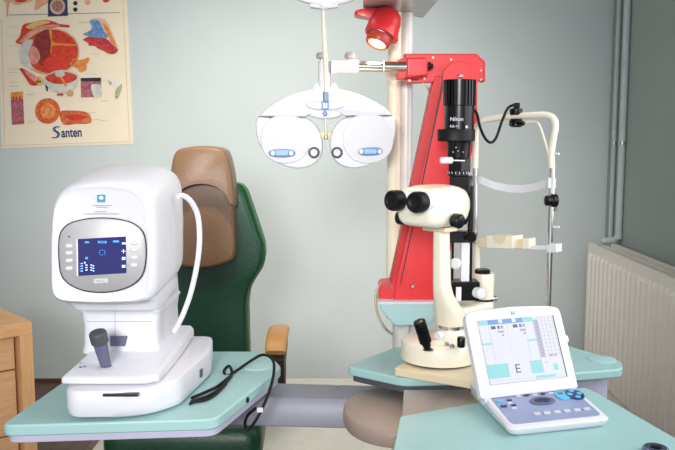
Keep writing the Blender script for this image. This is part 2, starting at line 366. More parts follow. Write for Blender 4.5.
# ---------------------------------------------------------------- radiator and pipes
def make_radiator():
    X0 = 1.245; Y0 = 3.94; Y1 = 2.55; zt = P(590, 242, Y0).z; zb = zt-.68
    root = thing('radiator', 'cream ribbed panel radiator hanging on the right wall', 'radiator', (X0+.05, (Y0+Y1)/2, zb))
    def panel(x, y0, y1, zb_, zt_, sgn):
        b = B(); p = .058; pts = [(x, y0)]; y = y0-.014
        prof = [(x,y0)]; ribs = [(x, y0)]
        while y-p > y1:
            for f, d in ((0,0),(.12,0),(.3,-.011*sgn),(.72,-.011*sgn),(.9,0)): ribs.append((x+d, y-f*p))
            y -= p
        ribs.append((x, y1))
        flat = [(x, q[1]) for q in ribs]
        back = [(x+.012*sgn, q[1]) for q in ribs]
        N = len(ribs); lv = [(zb_,flat),(zb_+.035,flat),(zb_+.055,ribs),(zt_-.062,ribs),(zt_-.045,flat),(zt_,flat)]
        g = [[b.b.verts.new((q[0], q[1], z)) for q in L] for z, L in lv]
        gb = [[b.b.verts.new((q[0], q[1], z)) for q in back] for z in (zb_, zt_)]
        for i in range(len(g)-1):
            for j in range(N-1): b.b.faces.new((g[i][j], g[i][j+1], g[i+1][j+1], g[i+1][j]))
        for j in range(N-1):
            b.b.faces.new((gb[0][j], gb[0][j+1], gb[1][j+1], gb[1][j])); b.b.faces.new((g[-1][j], g[-1][j+1], gb[1][j+1], gb[1][j])); b.b.faces.new((g[0][j], g[0][j+1], gb[0][j+1], gb[0][j]))
        return b
    panel(X0, Y0, Y1, zb, zt, 1).go('front_panel', 'radiator', root, angle=25)
    panel(X0+.115, Y0-.03, Y1, zb, zt, -1).go('rear_panel', 'radiator', root, angle=25)
    b = B(); 
    y = Y0-.05
    while y > Y1+.03: b.box((X0+.035, y, (zb+zt)/2-.005), (.036, .003, zt-zb-.07)); b.box((X0+.08, y, (zb+zt)/2-.005), (.036, .003, zt-zb-.07)); y -= .025
    b.go('convector_fins', 'radiator', root)
    B().box((X0+.058, (Y0+Y1)/2-.02, zt-.012), (.012, Y0-Y1-.08, .012)).go('top_rail', 'radiator', root)
    B().box((XR-.016, Y0-.25, (zt+zb)/2), (.028, .04, .4)).go('wall_bracket', 'steel', root)
    B().box((XR-.016, Y1+.25, (zt+zb)/2), (.028, .04, .4)).go('wall_bracket', 'steel', root)
    # pipes
    g = 'heating pipes in the right corner'
    for (yy, xx, lab) in ((3.99, 1.372, 'thinner grey heating pipe nearer the room corner'), (3.865, 1.368, 'thicker pale heating pipe bending behind the radiator')):
        thick = yy < 3.9; r = .0160 if thick else .0115
        t = thing('heating_pipe', lab, 'pipe', (xx, yy, H-.001), g)
        if thick: pts = [(xx,yy,H-.002),(xx,yy,1.6),(xx,yy,.86),(xx,yy,.815),(xx-.008,yy+.02,.785),(xx-.03,yy+.06,.775),(xx-.05,Y0+.0,.77)]
        else: pts = [(xx,yy,H-.002),(xx,yy,1.6),(xx,yy,.8),(xx,yy,.25),(xx,yy,.0)]
        B().tube(pts, r, 14, 8).go('pipe', 'pipe', t)
        zc = P(618, 143, yy).z
        c = B().cyl((xx,yy,zc-.008), (xx,yy,zc+.008), r+.004).go('clamp', 'steel', t)
        B().cyl((xx+r,yy,zc), (XR-.001,yy,zc), .004).go('screw', 'steel', c)
make_radiator()
# ---------------------------------------------------------------- platform of the refraction unit
pf = thing('floor_platform', 'low pale laminate platform under the chair and instrument column', 'platform', (-.1, 2.6, 0))
slab(rounded([(-.93,1.3),(.62,1.3),(.62,3.8),(-.93,3.8)], .06), 0.001, .115).go('platform_body', 'base', pf, bevel=.008)
slab(rounded([(-.90,1.33),(.59,1.33),(.59,3.77),(-.90,3.77)], .05), .115, .12).go('platform_mat', 'base', pf)
# ---------------------------------------------------------------- examination chair
def make_chair():
    cx = -.425
    root = thing('examination_chair', 'green leather examination chair with bronze headrest behind the autorefractor', 'chair', (cx, 2.45, .12))
    Yg = 2.66
    right = [(232,183),(240,184),(246,190),(252,207),(259,228),(264,243),(265,256),(262,267),(254,280),(249,292),(247.5,305),(248,330),(249,372),(247,410)]
    mir = lambda q: (404-q[0], q[1])
    out = [(204,190)]+right+[mir(q) for q in right[::-1]]
    pts = poly(rounded(out, 3, 2), Yg)
    B().puff(pts, (0,.07,0), (0,-.035,0), inset=.07, cen=P(204,300,Yg)).go('backrest', 'green', root)
    # lit edge of the wing, painted as a lighter green strip
    e = [P(x,y,Yg-.002) for x,y in right]
    B().tube(e, .003, 8, 4).go('edge_highlight', mat('green_highlight', (60,110,50), .45), root)
    # bronze pad: upper back
    padp = smooth([(174,185),(174,225),(174,252),(177,263),(188,267),(204,268),(220,265),(231,260.5),(235.5,254),(236,238),(235.5,215),(234,190),(228,172),(180,172)], 3)
    B().puff(poly(padp, Yg-.055), (0,.05,0), (0,-.03,0), inset=.08).go('back_pad', 'tan', root)
    hp = smooth([(171.5,200),(171.5,180),(172.5,166),(175,155),(180,149),(192,146.5),(204,146),(216,147),(225,149.5),(229,156),(233,172),(235,190),(235.5,206),(228,194),(217,186.5),(204,184),(190,186),(179,192)], 3)
    B().puff(poly(hp, Yg-.10), (0,.06,0), (0,-.035,0), inset=.08, cen=P(204,172,Yg-.10), flat=True).go('headrest', 'tan', root, angle=60)
    for x in (190, 218): B().cyl(P(x,190,Yg-.02), P(x,160,Yg-.02), .006).go('headrest_post', 'chrome', root)
    # seat
    s = rounded([(-.645,2.08),(-.205,2.08),(-.225,2.62),(-.62,2.62)], .05)
    b = B(); b.loft([[Vector((x*k+cx*(1-k), (y-2.35)*k+2.35, z)) for x, y in s] for k, z in ((.86,.37),(.98,.40),(1,.44),(1,.47),(.97,.50),(.9,.515),(.5,.505),(.1,.50))])
    b.go('seat', 'green', root, angle=60)
    B().box((cx,2.42,.352),(.30,.36,.035)).go('seat_frame','armp',root,bevel=.005)
    B().tube([(cx,2.55,.36),(cx,2.72,.38),(cx,2.775,.5),(cx,2.775,.7)], .03, 12).go('back_strut', 'armp', root)
    b = B().lathe((cx,2.42,.12), Z, [(.19,0),(.19,.012),(.07,.03),(.05,.06),(.05,.22)]); b.go('pedestal', 'steel', root)
    for sg, x0 in ((1, P(277,340,2.35).x), (-1, 2*cx-P(277,340,2.35).x)):
        zt = P(277, 331, 2.42).z
        w = .032; pts = [(2.50,zt-.012),(2.45,zt-.002),(2.40,zt),(2.345,zt-.005),(2.310,zt-.017),(2.294,zt-.034)]
        b = B(); rings = []
        for i, (y, z) in enumerate(pts):
            a = pts[max(i-1,0)]; c_ = pts[min(i+1,len(pts)-1)]; d = Vector((0,c_[0]-a[0],c_[1]-a[1])).normalized(); nrm = Vector((0,-d.z,d.y))
            if nrm.z < 0: nrm = -nrm
            ww = w*(.8 if i == 0 else (.93 if i == len(pts)-1 else 1))
            rings.append([Vector((x0,y,z))+Xv*(u*ww)+nrm*(v*.013) for u, v in ell(0,0,1,1,24,3.2)])
        b.loft(rings).go('armrest_pad', 'armw', root, angle=50)
        b = B(); b.prism([(x0-.024,2.300,zt-.058),(x0-.024,2.35,zt-.022),(x0-.024,2.48,zt-.026),(x0-.024,2.48,zt-.06),(x0-.024,2.40,zt-.085),(x0-.024,2.38,.50),(x0-.024,2.38,.47),(x0-.024,2.335,.47),(x0-.024,2.335,.50),(x0-.024,2.315,zt-.09)], (.048,0,0))
        b.go('arm_post', 'armp', root, bevel=.004)
        B().box((x0-sg*.02, 2.36, .468), (.09,.045,.03)).go('arm_bracket','armp',root,bevel=.003)
make_chair()
# ---------------------------------------------------------------- left instrument table
ZT = .78
def make_left_table():
    pts = [XY(0,425.5,ZT), XY(216,419,ZT), XY(282,367,ZT), (XY(272,357,ZT)[0], XY(272,357,ZT)[1]), (-.20,1.88), (-.53,1.88), XY(64,381,ZT)]
    root = thing('instrument_table', 'mint green instrument table carrying the white autorefractor', 'table', (-.36, 1.65, ZT-.05))
    r = rounded(pts, .022)
    slab(r, ZT-.022, ZT).go('tabletop', 'mint', root, bevel=.004)
    cx, cy = -.36, 1.64
    slab([((x-cx)*.975+cx, (y-cy)*.975+cy) for x, y in r], ZT-.036, ZT-.0221).go('under_tray', 'lilac', root, bevel=.002)
    slab([((x-cx)*.5+cx, (y-cy)*.5+cy) for x, y in r], ZT-.07, ZT-.0361).go('mounting_plate', 'grey', root)
    q = PZ(257,366,ZT); B().lathe((q.x,q.y,ZT), Z, [(.036,0),(.036,.0015),(.034,.002)], sx=1).go('cup_inset', 'mintl', root)
    q = PZ(244,397,ZT); nrm = Vector((pts[2][1]-pts[1][1], -(pts[2][0]-pts[1][0]), 0)).normalized()
    m = Vector((*pts[1],0)).lerp(Vector((*pts[2],0)), .42)+Z*(ZT-.011)
    B().cyl(m-nrm*.004, m+nrm*.0025, .0055, n=20).go('edge_button', 'blackm', root)
make_left_table()
# swing beam and hub
def make_beam():
    root = thing('support_beam', 'grey chamfered beam linking the left table to the rounded hub', 'beam', (-.1, 1.8, .65))
    # cross-section in (Y,z); beam runs along X
    zt_ = P(300,395,1.74).z
    q1 = P(300,406,1.727); q2 = P(300,424,1.724)
    def sec(X, dy): return [Vector((X, y+dy, z)) for y, z in ((1.74,q2.z-.005),(1.724,q2.z),(1.727,q1.z),(1.74,zt_),(PZ(300,382,zt_).y,zt_),(1.90,zt_-.02),(1.90,q2.z-.005))]
    B().loft([sec(-.32, .0), sec(.13, -.035)]).go('beam_body', 'grey', root, bevel=.003)
    B().box((-.26,1.80,.735),(.08,.10,.014)).go('table_bracket', 'greyd', root)
    B().cyl((.0,1.80,zt_),(.0,1.80,zt_+.002),.004).go('screw','steel',root)
    hub = thing('swivel_hub', 'taupe rounded swivel hub joining the grey beam to the desk', 'hub', (.14, 1.64, .6))
    hx, hy = .137, 1.635
    e = ell(hx, hy, .125, .143, 48, 2.1)
    b = B(); b.loft([[Vector(((x-hx)*k+hx, (y-hy)*k+hy, z)) for x, y in e] for k, z in ((.90,.690),(.97,.691),(1,.699),(1,.716),(.985,.723),(.96,.726))])
    b.go('hub_shell', 'hub', hub, angle=50)
    B().cyl((.19,1.66,.12),(.19,1.66,.6895),.04).go('pivot', 'greyd', hub)
make_beam()
# ---------------------------------------------------------------- slit lamp table (rear desk) and console desk
def make_right_tables():
    root = thing('slit_lamp_table', 'mint green table under the slit lamp, pale round inset at its right end', 'table', (.35, 1.8, .12))
    p = [XY(345.5,366,ZT), XY(395,347,ZT), (.58,XY(575,352,ZT)[1]+.0), XY(622,361,ZT), XY(623,369,ZT), XY(576,386,ZT), (.14,1.665)]
    p = [p[0], p[1], (.555,1.955), p[3], p[4], (.505,1.70), (.14,1.665)]
    r = rounded(p, .02)
    slab(r, ZT-.02, ZT).go('tabletop', 'mint', root, bevel=.004)
    cx, cy = .33, 1.8
    slab([(min((x-cx)*.965+cx,.30), (y-cy)*.965+cy) for x, y in r], ZT-.034, ZT-.0201).go('under_tray', 'greyd', root)
    q = PZ(602,359.5,ZT); B().lathe((q.x,q.y,ZT), Z, [(.032,0),(.032,.0015),(.030,.002)]).go('cup_inset', 'mintl', root)
    b = slab([(.305,1.715),(.505,1.715),(.622,1.785),(.622,1.83),(.55,1.93),(.305,1.93)], .62, ZT-.0301); b.go('drawer', 'lilac', root, bevel=.006)
    slab([(.305,1.73),(.50,1.73),(.60,1.795),(.60,1.83),(.54,1.92),(.305,1.92)], ZT-.0300, ZT-.0201).go('shadow_gap','greyd',root)
    B().box((.40,1.82,.37), (.18,.18,.497)).go('pedestal', 'base', root, bevel=.01)
    B().box((.27,1.82,.69), (.06,.20,.11)).go('carrier', 'grey', root, bevel=.006)
    # grey deck plate
    ZD = ZT+.001
    dp = [XY(404,380,ZD), (.30,1.70), (.40,1.60), XY(470,404,ZD), XY(401.5,417,ZD)]
    slab(rounded([dp[0], (.40,dp[0][1]), (.42,1.63), (dp[4][0]+.12, dp[4][1]+.04), (dp[4][0], dp[4][1]+.0)], .005), .752, ZT-.0205).go('sliding_deck', 'deck', root, bevel=.002)
    # console desk
    d = thing('console_desk', 'mint green desk top in front carrying the console with the screen', 'desk', (.4, 1.35, .12))
    z = .784
    p = [XY(400,416,z), XY(468,404,z), XY(585,387,z), XY(598,393,z), XY(676,438,z), (.66,1.13), (.60,1.02), (.055,1.02)]
    r = rounded(p, .006)
    slab(r, z-.022, z).go('desktop', 'mint', d, bevel=.003)
    cx, cy = .35, 1.35
    slab([((x-cx)*.9+cx, (y-cy)*.86+cy-.02) for x, y in r], z-.036, z-.0221).go('under_tray', 'lilac', d)
    B().box((.36,1.29,.432), (.30,.30,.624)).go('cabinet_body', 'base', d, bevel=.01)
    v = XY(397.4,434,z); B().box((v[0]+.003, v[1], z-.012), (.012,.012,.010)).go('edge_button','blackm',d)
    return z
ZC = make_right_tables()
# round dial, bottom right
q = PZ(655.5, 453, ZC)
k = thing('desk_knob', 'round blue-grey metal knob standing on the right end of the mint desk', 'knob', (q.x, q.y, ZC))
B().lathe((q.x,q.y,ZC+.0005), Z, [(.021,0),(.021,.007),(.018,.010),(.010,.010),(.009,.006)]).go('collar', mat('blue_steel',(120,128,160),.2,metal=.8), k)
B().lathe((q.x,q.y,ZC+.007), Z, [(.007,0),(.007,.004),(.003,.005)]).go('centre_cap', 'black', k)
# ---------------------------------------------------------------- autorefractor
def make_autoref():
    T = ZT+.001
    root = thing('autorefractor', 'white autorefractor with blue screen and joystick on the left mint table', 'autorefractor', (-.38, 1.65, T))
    # lower base
    fp = [XY(66,417,T), XY(72,422,T), XY(120,421.5,T), XY(150,418,T), XY(180,408,T), XY(212,376,T), (-.287,1.80), (-.47,1.80)]
    r = rounded(fp, .02, 4); c = Vector((-.37,1.66))
    def sc_(r, k): return [((x-c.x)*k+c.x, (y-c.y)*k+c.y) for x, y in r]
    b = B(); b.loft([[Vector((x,y,z)) for x,y in sc_(r,k_)] for k_, z in ((.96,T+.004),(.985,T+.008),(1,T+.02),(1,T+.050),(.985,T+.056),(.95,T+.058))])
    lb = b.go('lower_base', 'white', root, angle=40)
    B().loft([[Vector((x,y,z)) for x,y in sc_(r,k_)] for k_, z in ((.9,T),(.9,T+.004))]).go('base_foot','greyd',root)
    yf = min(p[1] for p in fp)
    q0 = P(103,395.2,yf+.0); q1 = P(138,395,yf)
    B().box(((q0.x+q1.x)/2, yf+.0035, (q0.z+q1.z)/2), (q1.x-q0.x, .012, .0042)).go('card_slot', 'rim', lb)
    B().box((P(76,399,yf).x, yf+.0105, P(76,399,yf).z), (.001,.012,.003)).go('red_mark', 'red', lb)
    # side button on the right flank
    qa = Vector((*fp[4],T+.03)).lerp(Vector((*fp[5],T+.03)), .62); dn = (Vector(fp[5])-Vector(fp[4])).normalized(); nn = Vector((dn.y,-dn.x,0))
    Rm = Matrix((Vector((dn.x,dn.y,0)), Vector((-nn.x,-nn.y,0)), Z)).transposed()
    B().box(qa, (.012,.006,.016), X=Rm).go('side_switch','greyd',lb)
    # upper base : sloped deck
    z0, z1 = T+.0595, T+.0685
    yfr = 1.43
    xa, xb = P(61,380,yfr).x, P(158,383,yfr).x
    def dk(z, gx, slope):
        pts = [(xa+gx,yfr+gx),(xa+.012+gx,yfr-.004+gx),(xb-.02-gx,yfr-.002+gx),(xb+.0-gx,yfr+.01+gx),(xb+.004-gx,yfr+.10),(xb+.006-gx,yfr+.20),(xb+.004-gx,yfr+.35-gx),(xa+.01+gx,yfr+.36-gx),(xa+.01+gx,yfr+.14)]
        return [Vector((x,y,z+slope*max(0,min(1,(y-yfr)/.15)))) for x,y in pts]
    B().loft([dk(z0,.008,0), dk(z0+.003,0,0), dk(z1+.004,0,.007), dk(z1+.008,.006,.012)]).go('upper_base', 'white', root, bevel=.003)
    B().box(((xa+xb)/2+.01,yfr+.20,T+.060),(.13,.24,.008)).go('slide_rail','greyd',root)
    # housing pedestal (neck)
    def rect(x0,x1,y0,y1,z,rr=.02): return [Vector((x,y,z)) for x,y in rounded([(x0,y0),(x1,y0),(x1,y1),(x0,y1)], rr, 4)]
    Yn = 1.565
    nx0, nx1 = P(82,345,Yn).x, P(157,345,Yn).x
    zn = [P(100,y,Yn).z for y in (357,345,327,314,312,306)]
    xr = nx1+.003
    def nk(dx, z, y0=Yn, rr=.02): return [Vector((x,y,z)) for x,y in rounded([(nx0-dx,y0),(nx1+dx,y0),(xr+dx,y0+.12),(xr+dx,y0+.22),(nx0-dx,y0+.22)], rr, 4)]
    b = B(); b.loft([nk(.004,z1+.012), nk(.0,zn[1]), nk(-.001,zn[2]), nk(.003,zn[3]), nk(.006,zn[3]+.002), nk(.002,zn[4]+.004), nk(.0,zn[5]+.03)])
    nkp = b.go('neck', 'white', root, angle=30)
    q = P(119,340.5,Yn)
    B().prism([q+Vector((-.016,-.001,-.010)),q+Vector((.013,-.001,-.010)),q+Vector((.018,-.001,.010)),q+Vector((-.016,-.001,.010))],(0,-.006,0)).go('lock_tab', 'stick', nkp, bevel=.001)
    B().tube([P(115,y,Yn-.0005) for y in (300,316,330,345)], .0005, 6).go('seam', 'ink', nkp)
    B().tube([P(x,321.5,Yn-.0006) for x in (86,110,130,152)], .0005, 6).go('seam', 'ink', nkp)
    # chin ledge below head
    Yl = 1.47
    def lg(x0,x1,z,y0): return rect(P(x0,300,Yl).x, P(x1,300,Yl).x, y0, y0+.21, z, .03)
    B().loft([lg(74,152,P(0,314,Yl).z,Yl+.03), lg(66,155,P(0,311.5,Yl).z,Yl+.012), lg(60,157,P(0,301,Yl).z,Yl), lg(62,156,P(0,294,Yl).z,Yl+.004)]).go('chin_ledge', 'white', root, angle=32)
    # head
    cxp = 118.5; 
    def hr(Y, l, r_, t, bo, e=4.2):
        pts = ell((l+r_)/2, (t+bo)/2, (r_-l)/2, (bo-t)/2, 56, e); return [P(x,y,Y) for x,y in pts]
    # keep all stations in world size by building outline at Y=1.46 and translating
    def hs(Y, l, r_, t, bo, e=4.2, dz=0):
        return [Vector((p.x, Y, p.z+dz)) for p in hr(1.45, l, r_, t, bo, e)]
    sh = []
    def face(l, r_, t, bo, n=72, ar=12):
        out = []
        for k in range(n):
            a = 2*math.pi*k/n; c_, s_ = math.cos(a), math.sin(a); e = 6.0
            e = 9.0 if s_ > 0 else 5.5
            u = math.copysign(abs(c_)**(2/e), c_); v = math.copysign(abs(s_)**(2/e), s_)
            hw = (r_-l)/2; x = (l+r_)/2+u*hw*(1-.045*max(0,-v)); y = (t+bo)/2+v*(bo-t)/2
            if v < 0: y += (-v)**3*0+ (u*u)*ar*max(0,-v)     # arched top
            else: y -= (u*u)*2.5*v
            out.append((x, y))
        return out
    def fs(Y, l, r_, t, bo, ar=12): return [Vector((p.x, Y, p.z)) for p in [P(x,y,1.45) for x,y in face(l,r_,t,bo,ar=ar)]]
    B().loft([fs(1.427,60,149,188,296,8), fs(1.424,57,152,185.5,299,8), fs(1.43,54.5,156,183,301.5,8), fs(1.445,53,159,180,302,8),
              fs(1.47,52.5,160,176.5,302,8), fs(1.52,52.5,160.5,171,301,8), fs(1.60,54,159.5,167.5,300,7), fs(1.66,56,158.5,168.5,299,7), fs(1.71,60,156,172,297,7), fs(1.745,66,151,178,292,7), fs(1.755,76,144,188,282,7)]).go('head_housing', 'white', root, angle=60)
    # grey control panel
    Yp = 1.4235; pc = (101.5,254.5)
    PO = smooth([(59.5,240),(63,230),(71,223.5),(85,219.8),(101,218.5),(119,219.8),(133,224),(142,232),(145.3,244),(145,262),(141,276),(131,285),(117,290),(101,291.8),(84,290),(70,284),(62,275),(59.5,260)],3)
    def pf(rx, ry, Y): return [P(pc[0]+(x-pc[0])*rx/43.3, pc[1]+(y-pc[1])*ry/37, Y) for x,y in PO]
    B().loft([pf(44.5,38.2,Yp+.004), pf(44.5,38.2,Yp-.0004)]).go('panel_rim', 'rim', root)
    pan = B().loft([pf(43.3,37,Yp-.0005), pf(43.3,37,Yp-.0018), pf(42,35.8,Yp-.0028)]).go('control_panel', 'panel', root, angle=50)
    scr = [(78,239),(126,236.3),(126.5,273),(78.5,275.8)]
    Ys = Yp-.0029
    dsp = B().prism([P(x,y,Ys) for x,y in scr], (0,-.0012,0)).go('display', 'lcd', root)
    B().prism([P(x,y,Ys) for x,y in [(76.6,239),(78,239),(78.5,275.8),(77,276)]], (0,-.0016,0)).go('display_edge', 'white', dsp)
    Yg = Ys-.0013
    def mark(pts, m): B().prism([P(x,y,Yg) for x,y in pts], (0,-.0003,0)).go('screen_mark', m, dsp)
    def rc(x,y,w_,h,m): mark([(x,y),(x+w_,y),(x+w_,y+h),(x,y+h)], m)
    rc(85,241.5,4,1.6,'lcdb'); rc(98,241,8.5,2.2,'lcdb'); rc(99.3,241.6,5.8,1,'lcd'); rc(113,240.5,6,1.8,'lcdb')
    for k_ in range(8):
        a = k_*math.pi/4; rc(101.8+3*math.cos(a), 252+2.6*math.sin(a), .8, .8, 'lcdb')
    rc(85.3,257,2.6,2.2,'lcdb'); rc(122,242.5,3.8,1.8,'lcdw'); rc(121.6,250.8,4,.7,'lcdw'); rc(123.2,249.2,.7,4,'lcdw'); rc(122,257,3.4,2.8,'lcdw'); rc(122.6,257.8,1.8,1,'lcd'); rc(122,265,3.4,2.6,'lcdw')
    for y in (263,265.5,268,270.5): rc(80,y,.8,1.2,'lcdb'); rc(81.5,y,1.1,1,'lcdw')
    for y in (264.5,267,269.5): rc(85.5,y,2,1,'lcdw'); rc(90.5,y,1.6,1,'lcdw'); rc(92.6,y+.8,1.6,1,'lcdw')
    rc(84,262,1.6,1.4,'lcdw')
    for x, ys in ((69,(246,253,260.6,268.3)), (134,(243,250,257.6,265))):
        for y in ys: B().puff([P(a,b_,Yp-.0028) for a,b_ in ell(x,y,3.7,2,20,3)], (0,.002,0), (0,-.0022,0), 3, .3).go('button', 'button', pan)
    for x, ys in ((62.5,(246,253,260.6,268.3)),): 
        for y in ys: B().prism([P(a,b_,Yp-.0028) for a,b_ in ell(x,y,1,1,10)], (0,-.0003,0)).go('button_symbol','ink',pan)
    B().prism([P(a,b_,Yp-.0028) for a,b_ in ell(69,236.5,.9,.9,12)], (0,-.0006,0)).go('indicator','rim',pan)
    pl = B().prism([P(a,b_,Yp-.0028) for a,b_ in rounded([(94,279),(108,278.4),(108,282.8),(94,283.4)],1)], (0,-.0008,0)).go('name_plate','button',pan)
    text('MENU', 'plate_lettering', 'ink', pl, P(95.5,282.6,Yp-.0037), Xv, Z, .0048)
    # badge & print
    Yb = 1.4225
    bd = B().prism([P(a,b_,Yb+.002) for a,b_ in [(97.5,194.8),(105,194.6),(105,201.8),(97.5,202)]], (0,-.003,0)).go('badge','teal',root)
    B().prism([P(a,b_,Yb-.0012) for a,b_ in ell(101.3,197.8,2.3,1.9,8)], (0,-.0004,0)).go('badge_mark','white',bd)
    for (x0,x1,y) in ((92,112,205.2),(96,108,207),(94,107,211.5),(83,119,213.6)):
        B().prism([P(a,b_,Yb) for a,b_ in [(x0,y),(x1,y-.2),(x1,y+.35),(x0,y+.5)]], (0,-.0006,0)).go('printed_line','ink' ,root)
    # joystick
    jq = PZ(106,366,T+.081)
    wl = B().lathe(jq-Z*.006, Z, [(.024,0),(.023,.004),(.012,.0055)], sx=1.1).go('joystick_well','white2',root)
    B().lathe(jq-Z*.001, Z, [(.0105,0),(.0095,.002)]).go('joystick_gap','rim',wl)
    tp = P(97,330.5,jq.y-.020)
    ax = (tp-jq); L = ax.length
    js = B().lathe(jq-ax*.05, ax, [(.008,0),(.0105,.012),(.0125,L*.55),(.013,L-.024)]).go('joystick','stick',root)
    B().lathe(jq+ax*(1-.0265/L), ax, [(.0150,0),(.0162,.002),(.0165,.020),(.0150,.023),(.010,.0245)],n=32).go('joystick_cap','greyd',js)
    for (x,y) in ((80.5,364),(84.5,363.4),(80.5,367.5),(84.5,367)): B().lathe(PZ(x,y,T+.080)-Z*.001, Z, [(.0026,0),(.0022,.003)],n=12).go('deck_button','stick',root)
    # hose
    hp = [(178,196,1.56),(184,196,1.57),(192,203,1.585),(198,217,1.60),(199.5,240,1.60),(197,265,1.60),(191,292,1.60),(184,312,1.60),(178,325,1.60),(174,332,1.60)]
    B().tube([P(*h) for h in hp], .0055, 12).go('hose', 'white', root)
make_autoref()
# black cable on the left table
ck = thing('power_cable', 'black cable looping over the right end of the left mint table', 'cable', (-.2,1.7,ZT))
z = ZT+.006
def pz(x,y,dz=0.0): return PZ(x,y,ZT+.004+dz)
def cable(pts, nm, r=.0032): B().tube(pts, r, 10, 8).go(nm, 'blackm', ck)
cable([pz(191,402),pz(196,400),pz(208,396),pz(218,390),pz(228,380),pz(232,373),P(229,366,1.70),P(224,371,1.70),P(227,376,1.69),P(236,371,1.70),P(252,360,1.72),P(262,355,1.72),P(270,357,1.70),P(274,364,1.68),P(273,378,1.64),P(268,395,1.60),P(261,411,1.575),P(254,423,1.57),P(248,430,1.57),P(245,424,1.57),P(248,415,1.565),P(256,408,1.56)], 'cable')
cable([pz(192,398),pz(194,397),pz(208,391),pz(218,386),pz(229,377)], 'cable')
cable([pz(190,404),pz(194,402),pz(206,400),pz(216,394),pz(226,384)], 'cable', .0026)
B().box(P(260,410,1.56), (.012,.008,.008)).go('plug', 'white2', ck, bevel=.001)
